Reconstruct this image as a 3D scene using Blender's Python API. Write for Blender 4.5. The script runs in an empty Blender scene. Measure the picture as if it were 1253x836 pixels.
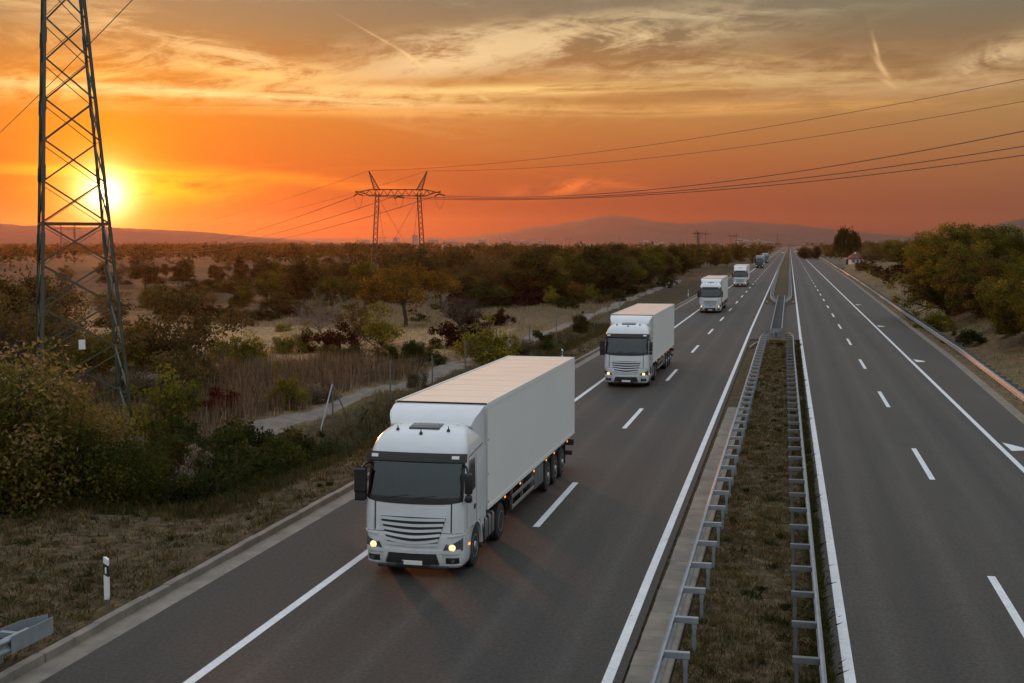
import bpy, bmesh, math, random
import numpy as np
from mathutils import Vector, Matrix
PI = math.pi
sc = bpy.context.scene
col = sc.collection
R = random.Random(7)

# ------------------------------------------------------------------ camera
F, VX, VY, CX, CY, H = 1510.0, 966.0, 298.0, 626.5, 418.0, 8.16
PHI = math.atan((CY - VY) / F)
TH = math.atan((VX - CX) * math.cos(PHI) / F)
FWD = Vector((-math.sin(TH) * math.cos(PHI), math.cos(TH) * math.cos(PHI), -math.sin(PHI)))
RGT = Vector((math.cos(TH), math.sin(TH), 0))
UPV = RGT.cross(FWD)
def ray(px, py):
    return FWD + RGT * ((px - CX) / F) - UPV * ((py - CY) / F)
def at(px, py, z=0.0):
    r = ray(px, py); t = (z - H) / r.z
    return Vector((r.x * t, r.y * t, z))
def atY(px, py, Y):
    r = ray(px, py); t = Y / r.y
    return Vector((r.x * t, Y, H + r.z * t))
def depth(p):
    return (Vector(p) - Vector((0, 0, H))).dot(FWD)
cam = bpy.data.cameras.new('camera'); co = bpy.data.objects.new('camera', cam); col.objects.link(co)
co.location = (0, 0, H); co.rotation_euler = (PI / 2 - PHI, 0, TH)
cam.sensor_fit = 'HORIZONTAL'; cam.sensor_width = 36; cam.lens = 36 * F / 1253
cam.clip_start = 0.5; cam.clip_end = 40000
sc.camera = co

# ------------------------------------------------------------------ helpers
def tag(o, label=None, cat=None, group=None, kind=None):
    if label: o['label'] = label
    if cat: o['category'] = cat
    if group: o['group'] = group
    if kind: o['kind'] = kind
    return o
def empty(name, loc, rz=0.0):
    o = bpy.data.objects.new(name, None); col.objects.link(o)
    o.location = loc; o.rotation_euler = (0, 0, rz); o.empty_display_size = .3
    return o
def link(name, me, parent=None, loc=(0, 0, 0)):
    o = bpy.data.objects.new(name, me); col.objects.link(o)
    o.location = loc
    if parent is not None: o.parent = parent
    return o
KIDS = {}
def copy_tree(o, parent=None):
    c = o.copy(); col.objects.link(c)
    if parent is not None: c.parent = parent
    for ch in list(o.children): copy_tree(ch, c)
    return c
def np_mesh(name, V, faces_n, mat, cols=None, smooth=False):
    """V (n,3) verts, faces_n (m,k) index array with constant k"""
    me = bpy.data.meshes.new(name)
    V = np.asarray(V, np.float32); Fa = np.asarray(faces_n, np.int32)
    m, k = Fa.shape
    me.vertices.add(len(V)); me.vertices.foreach_set('co', V.ravel())
    me.loops.add(m * k); me.loops.foreach_set('vertex_index', Fa.ravel())
    me.polygons.add(m)
    me.polygons.foreach_set('loop_start', np.arange(0, m * k, k, dtype=np.int32))
    if smooth: me.polygons.foreach_set('use_smooth', np.ones(m, bool))
    if cols is not None:
        a = me.color_attributes.new('Col', 'FLOAT_COLOR', 'POINT')
        c = np.ones((len(V), 4), np.float32); c[:, :cols.shape[1]] = cols
        a.data.foreach_set('color', c.ravel())
    me.update(calc_edges=True); me.validate()
    me.materials.append(mat)
    return me

class MB:
    def __init__(s): s.b = bmesh.new()
    def box(s, x0, x1, y0, y1, z0, z1, bev=0.0, seg=1, M=None):
        t = bmesh.new()
        bmesh.ops.create_cube(t, size=1)
        for v in t.verts:
            v.co = Vector(((x0 + x1) / 2 + v.co.x * (x1 - x0), (y0 + y1) / 2 + v.co.y * (y1 - y0), (z0 + z1) / 2 + v.co.z * (z1 - z0)))
        if bev > 0:
            bmesh.ops.bevel(t, geom=t.edges[:], offset=bev, segments=seg, profile=.5, affect='EDGES')
        s.merge(t, M); return s
    def merge(s, t, M=None):
        if M is not None: bmesh.ops.transform(t, matrix=M, verts=t.verts)
        me = bpy.data.meshes.new('t'); t.to_mesh(me); t.free(); s.b.from_mesh(me); bpy.data.meshes.remove(me)
    def bar(s, a, b, w, h=None):
        a, b = Vector(a), Vector(b); d = b - a; L = d.length
        if L < 1e-6: return s
        h = h or w
        q = d.to_track_quat('Z', 'Y').to_matrix().to_4x4()
        t = bmesh.new(); bmesh.ops.create_cube(t, size=1)
        for v in t.verts: v.co = Vector((v.co.x * w, v.co.y * h, (v.co.z + .5) * L))
        s.merge(t, Matrix.Translation(a) @ q); return s
    def tube(s, pts, r, n=6, cap=True):
        pts = [Vector(p) for p in pts]
        rs = r if isinstance(r, (list, tuple)) else [r] * len(pts)
        rings = []
        for i, p in enumerate(pts):
            d = (pts[min(i + 1, len(pts) - 1)] - pts[max(i - 1, 0)])
            if d.length < 1e-9: d = Vector((0, 0, 1))
            d.normalize()
            x = d.cross(Vector((0, 0, 1)) if abs(d.z) < .95 else Vector((1, 0, 0))).normalized(); y = d.cross(x)
            rings.append([s.b.verts.new(p + (x * math.cos(2 * PI * k / n) + y * math.sin(2 * PI * k / n)) * rs[i]) for k in range(n)])
        for a, b in zip(rings, rings[1:]):
            for k in range(n):
                f = s.b.faces.new((a[k], a[(k + 1) % n], b[(k + 1) % n], b[k])); f.smooth = True
        if cap:
            s.b.faces.new(rings[0]); s.b.faces.new(rings[-1][::-1])
        return s
    def lathe(s, prof, n=28, axis='X', c=(0, 0, 0)):
        """prof list of (axial, radius)"""
        c = Vector(c); rings = []
        for a, r in prof:
            ring = []
            for k in range(n):
                u, v = r * math.cos(2 * PI * k / n), r * math.sin(2 * PI * k / n)
                p = Vector((a, u, v)) if axis == 'X' else (Vector((u, a, v)) if axis == 'Y' else Vector((u, v, a)))
                ring.append(s.b.verts.new(c + p))
            rings.append(ring)
        for a, b in zip(rings, rings[1:]):
            for k in range(n): s.b.faces.new((a[k], a[(k + 1) % n], b[(k + 1) % n], b[k]))
        s.b.faces.new(rings[0]); s.b.faces.new(rings[-1])
        return s
    def sweep(s, prof, pts, closed=True, side=None):
        """prof list of (across, up); path in plan; across is to the right of the path"""
        pts = [Vector(p) for p in pts]; rows = []
        for i, p in enumerate(pts):
            d = pts[min(i + 1, len(pts) - 1)] - pts[max(i - 1, 0)]; d.z = 0; d.normalize()
            rt = Vector((d.y, -d.x, 0))
            rows.append([s.b.verts.new(p + rt * a + Vector((0, 0, h))) for a, h in prof])
        m = len(prof)
        for a, b in zip(rows, rows[1:]):
            for k in range(m if closed else m - 1): s.b.faces.new((a[k], a[(k + 1) % m], b[(k + 1) % m], b[k]))
        if closed:
            s.b.faces.new(rows[0]); s.b.faces.new(rows[-1][::-1])
        return s
    def poly(s, pts, th=None):
        vs = [s.b.verts.new(Vector(p)) for p in pts]
        f = s.b.faces.new(vs); return f
    def hull(s, pts):
        t = bmesh.new()
        for p in pts: t.verts.new(Vector(p))
        bmesh.ops.convex_hull(t, input=t.verts[:])
        s.merge(t); return s
    def build(s, name, mat, parent=None, smooth=True, ang=35, loc=(0, 0, 0)):
        bmesh.ops.recalc_face_normals(s.b, faces=s.b.faces[:])
        me = bpy.data.meshes.new(name); s.b.to_mesh(me); s.b.free()
        for m in (mat if isinstance(mat, (list, tuple)) else [mat]): me.materials.append(m)
        if smooth:
            for p in me.polygons: p.use_smooth = True
            me.set_sharp_from_angle(angle=math.radians(ang))
        return link(name, me, parent, loc)

# ------------------------------------------------------------------ materials
def srgb(r, g, b):
    f = lambda c: (c / 255) / 12.92 if c / 255 <= .04045 else ((c / 255 + .055) / 1.055) ** 2.4
    return (f(r), f(g), f(b), 1)
def mat(name, colr, rough=.6, metal=0.0, spec=.5, coat=0.0, emit=None, es=0.0):
    m = bpy.data.materials.new(name); m.use_nodes = True
    p = m.node_tree.nodes['Principled BSDF']
    p.inputs['Base Color'].default_value = (*colr[:3], 1); p.inputs['Roughness'].default_value = rough
    p.inputs['Metallic'].default_value = metal; p.inputs['Specular IOR Level'].default_value = spec
    p.inputs['Coat Weight'].default_value = coat
    if emit: p.inputs['Emission Color'].default_value = (*emit[:3], 1); p.inputs['Emission Strength'].default_value = es
    return m
class NT:
    def __init__(s, m): s.t = m.node_tree; s.n = s.t.nodes; s.l = s.t.links; s.p = s.n.get('Principled BSDF')
    def new(s, t, **k):
        n = s.n.new(t)
        for a, b in k.items(): setattr(n, a, b)
        return n
    def put(s, sock, v):
        if hasattr(v, 'is_output') or isinstance(v, bpy.types.NodeSocket): s.l.new(v, sock)
        else: sock.default_value = v
    def math(s, op, a, b=0.0, c=None, clamp=False):
        n = s.new('ShaderNodeMath', operation=op, use_clamp=clamp)
        s.put(n.inputs[0], a); s.put(n.inputs[1], b)
        if c is not None: s.put(n.inputs[2], c)
        return n.outputs[0]
    def mix(s, f, a, b, blend='MIX'):
        n = s.new('ShaderNodeMix', data_type='RGBA', blend_type=blend, clamp_factor=True)
        s.put(n.inputs[0], f); s.put(n.inputs[6], a); s.put(n.inputs[7], b)
        return n.outputs[2]
    def ramp(s, f, stops, interp='LINEAR'):
        n = s.new('ShaderNodeValToRGB'); r = n.color_ramp; r.interpolation = interp
        while len(r.elements) < len(stops): r.elements.new(.5)
        for e, (p, c) in zip(r.elements, stops): e.position = p; e.color = c if len(c) == 4 else (*c, 1)
        s.put(n.inputs[0], f); return n.outputs[0]
    def noise(s, vec, scale, det=4, rough=.55, dist=0.0):
        n = s.new('ShaderNodeTexNoise'); n.inputs['Scale'].default_value = scale; n.inputs['Detail'].default_value = det
        n.inputs['Roughness'].default_value = rough; n.inputs['Distortion'].default_value = dist
        if vec is not None: s.l.new(vec, n.inputs['Vector'])
        return n.outputs[0]
    def pos(s): return s.new('ShaderNodeNewGeometry').outputs['Position']
    def mapv(s, vec, sc=(1, 1, 1)):
        n = s.new('ShaderNodeMapping'); n.inputs['Scale'].default_value = sc; s.l.new(vec, n.inputs[0]); return n.outputs[0]
    def bump(s, h, st, d=.02):
        n = s.new('ShaderNodeBump'); n.inputs['Strength'].default_value = st; n.inputs['Distance'].default_value = d
        s.l.new(h, n.inputs['Height']); s.l.new(n.outputs[0], s.p.inputs['Normal'])

def noisy(name, c1, c2, scale=4, rough=.7, bump=.2, metal=0.0, stretch=(1, 1, 1), bd=.02, coat=0.0, spec=.5, obj=True):
    m = mat(name, c1, rough, metal, spec, coat); t = NT(m)
    v = t.new('ShaderNodeTexCoord').outputs['Object'] if obj else t.pos()
    v = t.mapv(v, stretch)
    f = t.noise(v, scale, 6, .6)
    t.put(t.p.inputs['Base Color'], t.ramp(f, [(.3, c1), (.7, c2)]))
    if bump: t.bump(t.noise(v, scale * 4, 4), bump, bd)
    return m

M = {}
M['paint_white'] = noisy('paint_white', (.60, .625, .64), (.65, .675, .69), 1.5, .22, 0, coat=.6)
def grime(m, z0, z1, k):
    t = NT(m); lk = t.p.inputs['Base Color'].links[0]; src = lk.from_socket; o = t.new('ShaderNodeTexCoord').outputs['Object']
    sx = t.new('ShaderNodeSeparateXYZ'); t.l.new(o, sx.inputs[0]); n = t.noise(t.mapv(o, (2.2, 2.2, .5)), 1.6, 7, .68)
    h = t.math('MULTIPLY', t.math('SUBTRACT', z1, sx.outputs[2]), 1 / (z1 - z0), clamp=True)
    f = t.math('MULTIPLY', t.math('MULTIPLY', t.math('SUBTRACT', n, .34, clamp=True), 3.2, clamp=True), t.math('MULTIPLY', h, k), clamp=True)
    t.put(t.p.inputs['Base Color'], t.mix(f, src, (.13, .10, .075, 1)))
grime(M['paint_white'], .15, .95, .40)
M['trailer_white'] = noisy('trailer_white', (.68, .69, .66), (.72, .73, .70), .35, .40, .0, stretch=(1, 1, .6))
M['paint_blue'] = mat('paint_blue', (.012, .022, .06), .25, coat=.6)
M['paint_teal'] = mat('paint_teal', (.02, .13, .17), .3, coat=.6)
M['black_plastic'] = noisy('black_plastic', (.012, .012, .013), (.02, .02, .02), 6, .45, .05)
M['seam'] = mat('seam', (.02, .02, .02), .7)
M['rubber'] = noisy('rubber', (.015, .015, .015), (.028, .026, .024), 5, .85, .15)
M['chassis'] = noisy('chassis', (.025, .024, .023), (.05, .045, .04), 3, .7, .1)
M['rim'] = noisy('rim', (.35, .35, .36), (.45, .45, .46), 5, .4, .05, metal=.7)
M['alu'] = noisy('alu', (.30, .30, .31), (.38, .38, .38), 3, .4, .05, metal=.8)
M['glass_dark'] = mat('glass_dark', (.012, .014, .016), .06, spec=.7)
m = bpy.data.materials.new('windscreen'); m.use_nodes = True; t = NT(m); t.n.remove(t.p)
gl_ = t.new('ShaderNodeBsdfGlossy'); gl_.inputs['Roughness'].default_value = .03; gl_.inputs['Color'].default_value = (.85, .9, .92, 1)
tr_ = t.new('ShaderNodeBsdfTransparent'); tr_.inputs[0].default_value = (.26, .31, .30, 1); lw_ = t.new('ShaderNodeFresnel'); lw_.inputs[0].default_value = 1.55
mx_ = t.new('ShaderNodeMixShader'); t.l.new(t.math('ADD', lw_.outputs[0], .03), mx_.inputs[0]); t.l.new(tr_.outputs[0], mx_.inputs[1]); t.l.new(gl_.outputs[0], mx_.inputs[2]); t.l.new(mx_.outputs[0], t.n['Material Output'].inputs[0])
M['windscreen'] = m
M['trim_grey'] = mat('trim_grey', (.055, .056, .052), .8); M['trim_dark'] = mat('trim_dark', (.022, .022, .022), .7); M['curtain'] = mat('curtain', (.30, .21, .11), .9)
M['side_glass'] = mat('side_glass', (.02, .02, .022), .08, spec=.6)
M['lamp_glass'] = noisy('lamp_glass', (.10, .105, .11), (.42, .43, .44), 22, .1, .0, metal=.8)
M['lamp_on'] = mat('lamp_on', (1, .8, .55), .3, emit=(1, .60, .28), es=1.25)
M['amber'] = mat('amber', (.8, .25, .03), .3, emit=(1, .28, .04), es=2.0)
M['tail_red'] = mat('tail_red', (.5, .02, .01), .3, emit=(1, .05, .02), es=1.0)
M['white_lamp'] = mat('white_lamp', (.8, .78, .7), .3)
M['plate_blue'] = mat('plate_blue', (.01, .04, .25), .4); M['plate'] = mat('plate', (.75, .74, .66), .4)
M['galv'] = noisy('galv', (.20, .225, .25), (.30, .33, .355), 3, .45, .06, metal=.35)
M['galv_dark'] = noisy('galv_dark', (.10, .105, .11), (.16, .165, .17), 4, .6, .08, metal=.3)
M['pylon_green'] = noisy('pylon_green', (.036, .042, .028), (.06, .068, .042), 3, .55, .05)
M['steel_dark'] = mat('steel_dark', (.028, .024, .022), .6, .2)
M['wire'] = mat('wire', (.05, .045, .04), .6)
M['concrete'] = noisy('concrete', (.13, .112, .092), (.24, .205, .165), 1.3, .85, .35)
M['post_white'] = mat('post_white', (.72, .73, .74), .5)
M['wood'] = noisy('wood', (.10, .07, .05), (.17, .13, .09), 6, .8, .2)
M['wall_white'] = noisy('wall_white', (.62, .60, .56), (.70, .68, .64), 1, .8, .05)
M['roof_red'] = noisy('roof_red', (.10, .035, .022), (.15, .05, .03), 3, .8, .2)
M['awning'] = mat('awning', (.45, .52, .62), .5)
M['town_wall'] = noisy('town_wall', (.32, .29, .26), (.42, .38, .34), .05, .8, 0)
M['town_window'] = mat('town_window', (.06, .06, .07), .3)

# trailer roof: cream translucent panels with transverse seams
m = noisy('trailer_roof', (.82, .78, .70), (.90, .87, .80), 1.2, .20, .06, spec=1.0); t = NT(m); lk = t.p.inputs['Base Color'].links[0].from_socket; sx = t.new('ShaderNodeSeparateXYZ'); t.l.new(t.new('ShaderNodeTexCoord').outputs['Object'], sx.inputs[0])
fr_ = t.math('FRACT', t.math('DIVIDE', t.math('SUBTRACT', sx.outputs[1], 2.68), 13.36 / 10)); t.put(t.p.inputs['Base Color'], t.mix(t.math('MULTIPLY', t.math('LESS_THAN', fr_, .04), .75), lk, (.30, .25, .19, 1))); M['trailer_roof'] = m

# white road paint, worn
m = mat('road_paint', (.7, .7, .7), .55); t = NT(m)
n1 = t.noise(t.pos(), 9, 8, .75); n2 = t.noise(t.pos(), 1.2, 3)
w = t.math('ADD', t.math('MULTIPLY', n1, .8), t.math('MULTIPLY', n2, .4))
t.put(t.p.inputs['Base Color'], t.ramp(w, [(.38, (.16, .155, .15)), (.48, (.55, .56, .57)), (.7, (.70, .71, .73))]))
M['road_paint'] = m

def asphalt(name, lanes, tone=1.0):
    m = mat(name, (.06, .06, .06), .66, spec=.22); t = NT(m); P = t.pos()
    sx = t.new('ShaderNodeSeparateXYZ'); t.l.new(P, sx.inputs[0]); X = sx.outputs[0]
    fine = t.noise(P, 11, 6, .85); med = t.noise(t.mapv(P, (1, .12, 1)), .9, 6, .6); big = t.noise(t.mapv(P, (1, .25, 1)), .16, 4, .6)
    base = t.ramp(med, [(.25, (.038 * tone, .035 * tone, .031 * tone)), (.75, (.074 * tone, .066 * tone, .058 * tone))])
    base = t.mix(t.math('MULTIPLY', t.math('SUBTRACT', big, .42, clamp=True), 2.2, clamp=True), base, (.040 * tone, .036 * tone, .032 * tone, 1))
    # worn wheel tracks polished lighter, oil line darker, at each lane
    for lc in lanes:
        for dx, wd, colr, k in ((-.95, .35, (.092, .086, .078, 1), .28), (.95, .35, (.092, .086, .078, 1), .28), (0, .4, (.028, .027, .026, 1), .5)):
            d = t.math('DIVIDE', t.math('ABSOLUTE', t.math('SUBTRACT', X, lc + dx)), wd)
            g = t.math('MULTIPLY', t.math('SUBTRACT', 1.0, d, clamp=True), k)
            g = t.math('MULTIPLY', g, t.math('ADD', .5, med))
            base = t.mix(g, base, colr)
    sp = t.ramp(fine, [(.36, (.45, .45, .45)), (.64, (1.55, 1.53, 1.5))])
    base = t.mix(1.0, base, sp, 'MULTIPLY')
    # crack-sealed transverse joints and a few longitudinal ones
    w = t.new('ShaderNodeTexVoronoi', feature='DISTANCE_TO_EDGE'); w.inputs['Scale'].default_value = .11
    wv = t.new('ShaderNodeMapping'); wv.inputs['Scale'].default_value = (.35, 1, 1); 
    dn = t.new('ShaderNodeTexNoise'); dn.inputs['Scale'].default_value = .6; t.l.new(P, dn.inputs['Vector'])
    va = t.new('ShaderNodeVectorMath', operation='ADD'); t.l.new(P, va.inputs[0]); t.l.new(dn.outputs['Color'], va.inputs[1])
    t.l.new(va.outputs[0], wv.inputs[0]); t.l.new(wv.outputs[0], w.inputs['Vector'])
    cr = t.ramp(w.outputs['Distance'], [(0.0, (1, 1, 1)), (.006, (0, 0, 0))])
    base = t.mix(t.math('MULTIPLY', cr, .35), base, (.03, .028, .026, 1))
    t.put(t.p.inputs['Base Color'], base)
    t.put(t.p.inputs['Roughness'], t.math('ADD', .50, t.math('MULTIPLY', med, .22)))
    t.bump(fine, .6, .02)
    return m
M['asphalt_in'] = asphalt('asphalt_in', [-8.9, -5.1], .80)
M['asphalt_out'] = asphalt('asphalt_out', [3.1, 6.8], .95)
M['asphalt_old'] = asphalt('asphalt_old', [], .95)

# ground: colour zones come from a vertex attribute, broken up by noise
m = mat('ground', (.1, .08, .05), .95, spec=.15); t = NT(m); P = t.pos()
at_ = t.new('ShaderNodeVertexColor', layer_name='Col').outputs['Color']
f1 = t.noise(P, 3.0, 8, .7); f2 = t.noise(P, .35, 5, .6); f3 = t.noise(t.mapv(P, (1, .3, 1)), 14, 4, .7)
k = t.ramp(f1, [(.30, (.30, .28, .25)), (.5, (.95, .95, .95)), (.70, (2.0, 1.8, 1.5))])
b = t.mix(1.0, at_, k, 'MULTIPLY')
b = t.mix(t.math('MULTIPLY', t.math('SUBTRACT', f2, .52, clamp=True), 3.0, clamp=True), b, (.055, .052, .022, 1))
b = t.mix(1.0, b, t.ramp(f3, [(.3, (.65, .65, .65)), (.7, (1.35, 1.32, 1.25))]), 'MULTIPLY')
t.put(t.p.inputs['Base Color'], b); t.bump(t.math('ADD', f1, t.math('MULTIPLY', f3, .5)), .9, .08)
M['ground'] = m
M['gravel'] = noisy('gravel', (.10, .083, .068), (.19, .16, .13), 1.6, .95, .4, obj=False)
M['hill_wood'] = noisy('hill_wood', (.016, .013, .009), (.042, .030, .016), .02, .95, 0, obj=False)
M['hill_far'] = noisy('hill_far', (.02, .019, .018), (.045, .038, .03), .004, .95, 0, obj=False)

def leafy(name, stops, trans=.45, val=1.0):
    """leaf colour by a per-leaf attribute, hue drifting per plant"""
    m = bpy.data.materials.new(name); m.use_nodes = True; t = NT(m); t.n.remove(t.p)
    a = t.new('ShaderNodeVertexColor', layer_name='Col').outputs['Color']
    sx = t.new('ShaderNodeSeparateColor'); t.l.new(a, sx.inputs[0])
    oi = t.new('ShaderNodeObjectInfo').outputs['Random']
    f = t.math('ADD', sx.outputs[0], t.math('MULTIPLY', t.math('SUBTRACT', oi, .5), .35), clamp=True)
    c = t.ramp(f, stops)
    c = t.mix(1.0, c, t.ramp(sx.outputs[1], [(0, (.55 * val,) * 3), (1, (1.45 * val,) * 3)]), 'MULTIPLY')
    d = t.new('ShaderNodeBsdfDiffuse'); tr = t.new('ShaderNodeBsdfTranslucent'); mx = t.new('ShaderNodeMixShader')
    t.l.new(c, d.inputs[0]); t.l.new(c, tr.inputs[0]); mx.inputs[0].default_value = trans
    t.l.new(d.outputs[0], mx.inputs[1]); t.l.new(tr.outputs[0], mx.inputs[2])
    t.l.new(mx.outputs[0], t.n['Material Output'].inputs[0])
    return m
L = {}
L['dark'] = leafy('leaf_dark', [(0, (.028, .030, .010)), (.5, (.062, .054, .015)), (1, (.12, .078, .022))])
L['olive'] = leafy('leaf_olive', [(0, (.055, .060, .012)), (.5, (.115, .105, .018)), (1, (.20, .145, .026))])
L['locust'] = leafy('leaf_locust', [(0, (.045, .055, .012)), (.5, (.115, .102, .018)), (.85, (.22, .155, .024)), (1, (.30, .19, .032))])
L['locustbrown'] = leafy('leaf_locustbrown', [(0, (.045, .038, .012)), (.5, (.10, .072, .02)), (.8, (.20, .125, .035)), (1, (.30, .18, .06))])
L['gold'] = leafy('leaf_gold', [(0, (.07, .05, .012)), (.5, (.15, .085, .015)), (1, (.26, .14, .02))])
L['yellow'] = leafy('leaf_yellow', [(0, (.08, .085, .015)), (.5, (.16, .14, .02)), (1, (.30, .23, .03))])
L['scrub'] = leafy('leaf_scrub', [(0, (.022, .030, .009)), (.5, (.045, .052, .014)), (1, (.085, .078, .02))])
L['red'] = leafy('leaf_red', [(0, (.035, .008, .006)), (.5, (.09, .013, .008)), (1, (.15, .03, .012))])
L['maroon'] = leafy('leaf_maroon', [(0, (.02, .009, .007)), (.5, (.04, .016, .01)), (1, (.075, .03, .016))])
L['brown'] = leafy('leaf_brown', [(0, (.06, .045, .016)), (.5, (.11, .078, .026)), (1, (.18, .12, .045))])
L['green'] = leafy('leaf_green', [(0, (.025, .035, .009)), (.5, (.05, .06, .014)), (1, (.09, .09, .02))])
L['vine'] = leafy('leaf_vine', [(0, (.035, .042, .010)), (.35, (.085, .085, .018)), (.6, (.17, .14, .025)), (.85, (.24, .15, .07)), (1, (.36, .23, .15))])
L['fluff'] = leafy('leaf_fluff', [(0, (.05, .05, .02)), (.55, (.11, .09, .05)), (.78, (.20, .16, .115)), (1, (.34, .28, .22))])
M['straw'] = leafy('straw', [(0, (.09, .072, .028)), (.4, (.19, .135, .065)), (.8, (.33, .235, .115)), (1, (.45, .32, .17))], .3)
M['reed'] = leafy('reed', [(0, (.085, .058, .036)), (.5, (.18, .122, .075)), (1, (.33, .235, .14))], .3)
M['turf'] = leafy('turf', [(0, (.035, .042, .012)), (.35, (.07, .065, .022)), (.6, (.12, .085, .04)), (1, (.21, .15, .075))], .3)
M['bark'] = noisy('bark', (.035, .026, .02), (.075, .058, .045), 5, .9, .4)
M['bark_pale'] = noisy('bark_pale', (.16, .12, .095), (.24, .18, .14), 5, .9, .2)

# ------------------------------------------------------------------ terrain
def ss(a, b, x):
    t = np.clip((np.asarray(x, float) - a) / (b - a), 0, 1); return t * t * (3 - 2 * t)
EDGE = [(-50, 9.6), (40, 10.1), (64, 10.6), (90, 11.15), (137, 11.6), (277, 13.2), (580, 15.2), (1000, 16.5), (3000, 18)]
def redge(Y): return np.interp(Y, [a for a, _ in EDGE], [b for _, b in EDGE])
KX = -14.05
def gz(X, Y, cut=True):
    X = np.asarray(X, float); Y = np.asarray(Y, float)
    und = .22 * np.sin(X * .31 + 1.3) * np.sin(Y * .23) + .15 * np.sin(X * .83 + Y * .41) + .05 * np.sin(X * 2.1) * np.sin(Y * 1.7 + X)
    d = KX - .2 - X
    land = .17 - .10 * ss(.5, 3, d) - .45 * ss(4, 9, d) + und * ss(2, 7, d)
    dd = 1.75 * ss(32.5, 38, Y) * (1 - .72 * ss(58, 100, Y))
    cx = -18.9 + .8 * ss(60, 120, Y) - .6 * (1 - ss(36, 46, Y))
    ditch = dd * np.exp(-((X - cx) / 1.55) ** 2)
    hollow = 1.5 * ss(33, 38, Y) * (1 - ss(46, 56, Y)) * ss(-17, -20.5, X) * (1 - .0 * X)
    pit = 1.15 * np.exp(-(((X - -33.7) ** 2 + (Y - 54.1) ** 2) / 30) ** 2)
    zl = land - np.maximum(np.maximum(ditch, hollow), pit)
    e = X - redge(Y) - .7
    bank = 2.1 * ss(60, 120, Y) * (1 - ss(380, 520, Y)) + .25
    zr = -.02 - .3 * np.exp(-((e - 2.2) / 1.3) ** 2) + bank * ss(3, 10, e) + .5 * und * ss(2, 6, e)
    z = np.where(d > 0, zl, np.where(e > 0, zr, -.08))
    far = 1 - ss(500, 900, np.hypot(X, Y))
    z = np.where((d > 0) | (e > 0), z * far - .1 * (1 - far), z)
    if cut:
        med = (X > -2.01) & (X < .96) & ((Y < 107) | (Y > 170))
        med2 = (X > -3.2) & (X < .7) & (Y > 172)
        z = np.where(med | med2, .05 + .03 * np.sin(X * 3 + Y) * np.sin(Y * 1.3), z)
    return z
def gz1(x, y): return float(gz(x, y))

def axis(breaks):
    out = []
    for a, b, s in breaks:
        n = max(1, int(round((b - a) / s))); out += [a + (b - a) * i / n for i in range(n)]
    out.append(breaks[-1][1]); return np.array(out)
xs = axis([(-6000, -1500, 500), (-1500, -400, 110), (-400, -120, 20), (-120, -50, 3), (-50, -24, .9), (-24, -14.26, .4), (-14.26, -14.24, .02), (-14.24, -13, .6), (-13, -3.3, 2.4),
           (-3.3, -2.02, .3), (-2.02, -2, .02), (-2, .94, .33), (.94, .98, .04), (.98, 9, 2.2), (9, 20, .45), (20, 60, 1.5), (60, 200, 8), (200, 500, 50), (500, 1500, 200), (1500, 6000, 500)])
ys = axis([(-200, 8, 30), (8, 70, .6), (70, 106.9, 1.2), (106.9, 107.1, .2), (107.1, 169.9, 2.5), (169.9, 172.1, .55), (172.1, 400, 4), (400, 900, 18), (900, 2000, 90), (2000, 8500, 500)])
GX, GY = np.meshgrid(xs, ys); GZ = gz(GX, GY)
nx, ny = len(xs), len(ys)
V = np.stack([GX.ravel(), GY.ravel(), GZ.ravel()], 1)
ii = (np.arange(ny - 1)[:, None] * nx + np.arange(nx - 1)[None, :]).ravel()
Fq = np.stack([ii, ii + 1, ii + nx + 1, ii + nx], 1)
rng = np.random.default_rng(3)
def vnoise(X, Y, s, seed=0):
    r = np.random.default_rng(seed); o = 0
    for k in range(5):
        a = r.uniform(0, 2 * PI, 3); w = r.uniform(.6, 1.6, 2) * s
        o = o + np.sin(X * w[0] * np.cos(a[0]) + Y * w[0] * np.sin(a[0]) + a[1]) * np.sin(Y * w[1] * np.cos(a[2]) - X * w[1] * np.sin(a[2]) + a[2])
    return o / 5
C = np.zeros((len(V), 3)); Xf, Yf = V[:, 0], V[:, 1]
C[:] = (.15, .105, .058)
def paint(mask, c):
    m_ = np.clip(mask, 0, 1)[:, None]; C[:] = C * (1 - m_) + np.array(c) * m_
d = KX - Xf
n1, n2, n3 = vnoise(Xf, Yf, .09, 1), vnoise(Xf, Yf, .5, 2), vnoise(Xf, Yf, .02, 4)
paint(ss(.1, .5, n1) * (d > 6), (.10, .075, .036))
paint((d > 0) * (d < 8) * (.75 + .25 * n2), (.062, .047, .028))           # mown verge
paint(ss(.05, .4, n2) * (d > 0) * (d < 8) * ss(40, 60, Yf) , (.075, .075, .025))
paint((d > 2.8) * (d < 7.5) * ss(33, 36, Yf) * (1 - ss(60, 100, Yf)), (.042, .038, .018))   # ditch
paint((d > 3.2) * ss(32.5, 34, Yf) * (1 - ss(48, 58, Yf)), (.030, .025, .014))
paint((d > 12) * ss(83, 88, Yf + n2 * 3) * (1 - ss(116, 124, Yf)) * ss(-1.2, -.2, n1), (.30, .20, .105))      # stubble strip
paint((Xf < -30) * ss(120, 125, Yf) * (1 - ss(140, 170, Yf)) * ss(-.2, .3, n1), (.14, .095, .05))
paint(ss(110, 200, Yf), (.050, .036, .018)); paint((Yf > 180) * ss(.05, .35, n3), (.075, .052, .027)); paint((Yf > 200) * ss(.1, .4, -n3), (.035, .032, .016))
e = Xf - redge(Yf)
paint((e > .5) * 1.0, (.16, .115, .065)); paint((e > 1) * ss(0, .5, n2), (.10, .085, .035)); paint((e > 9) * ss(0, .4, n1), (.08, .06, .03))
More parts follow.
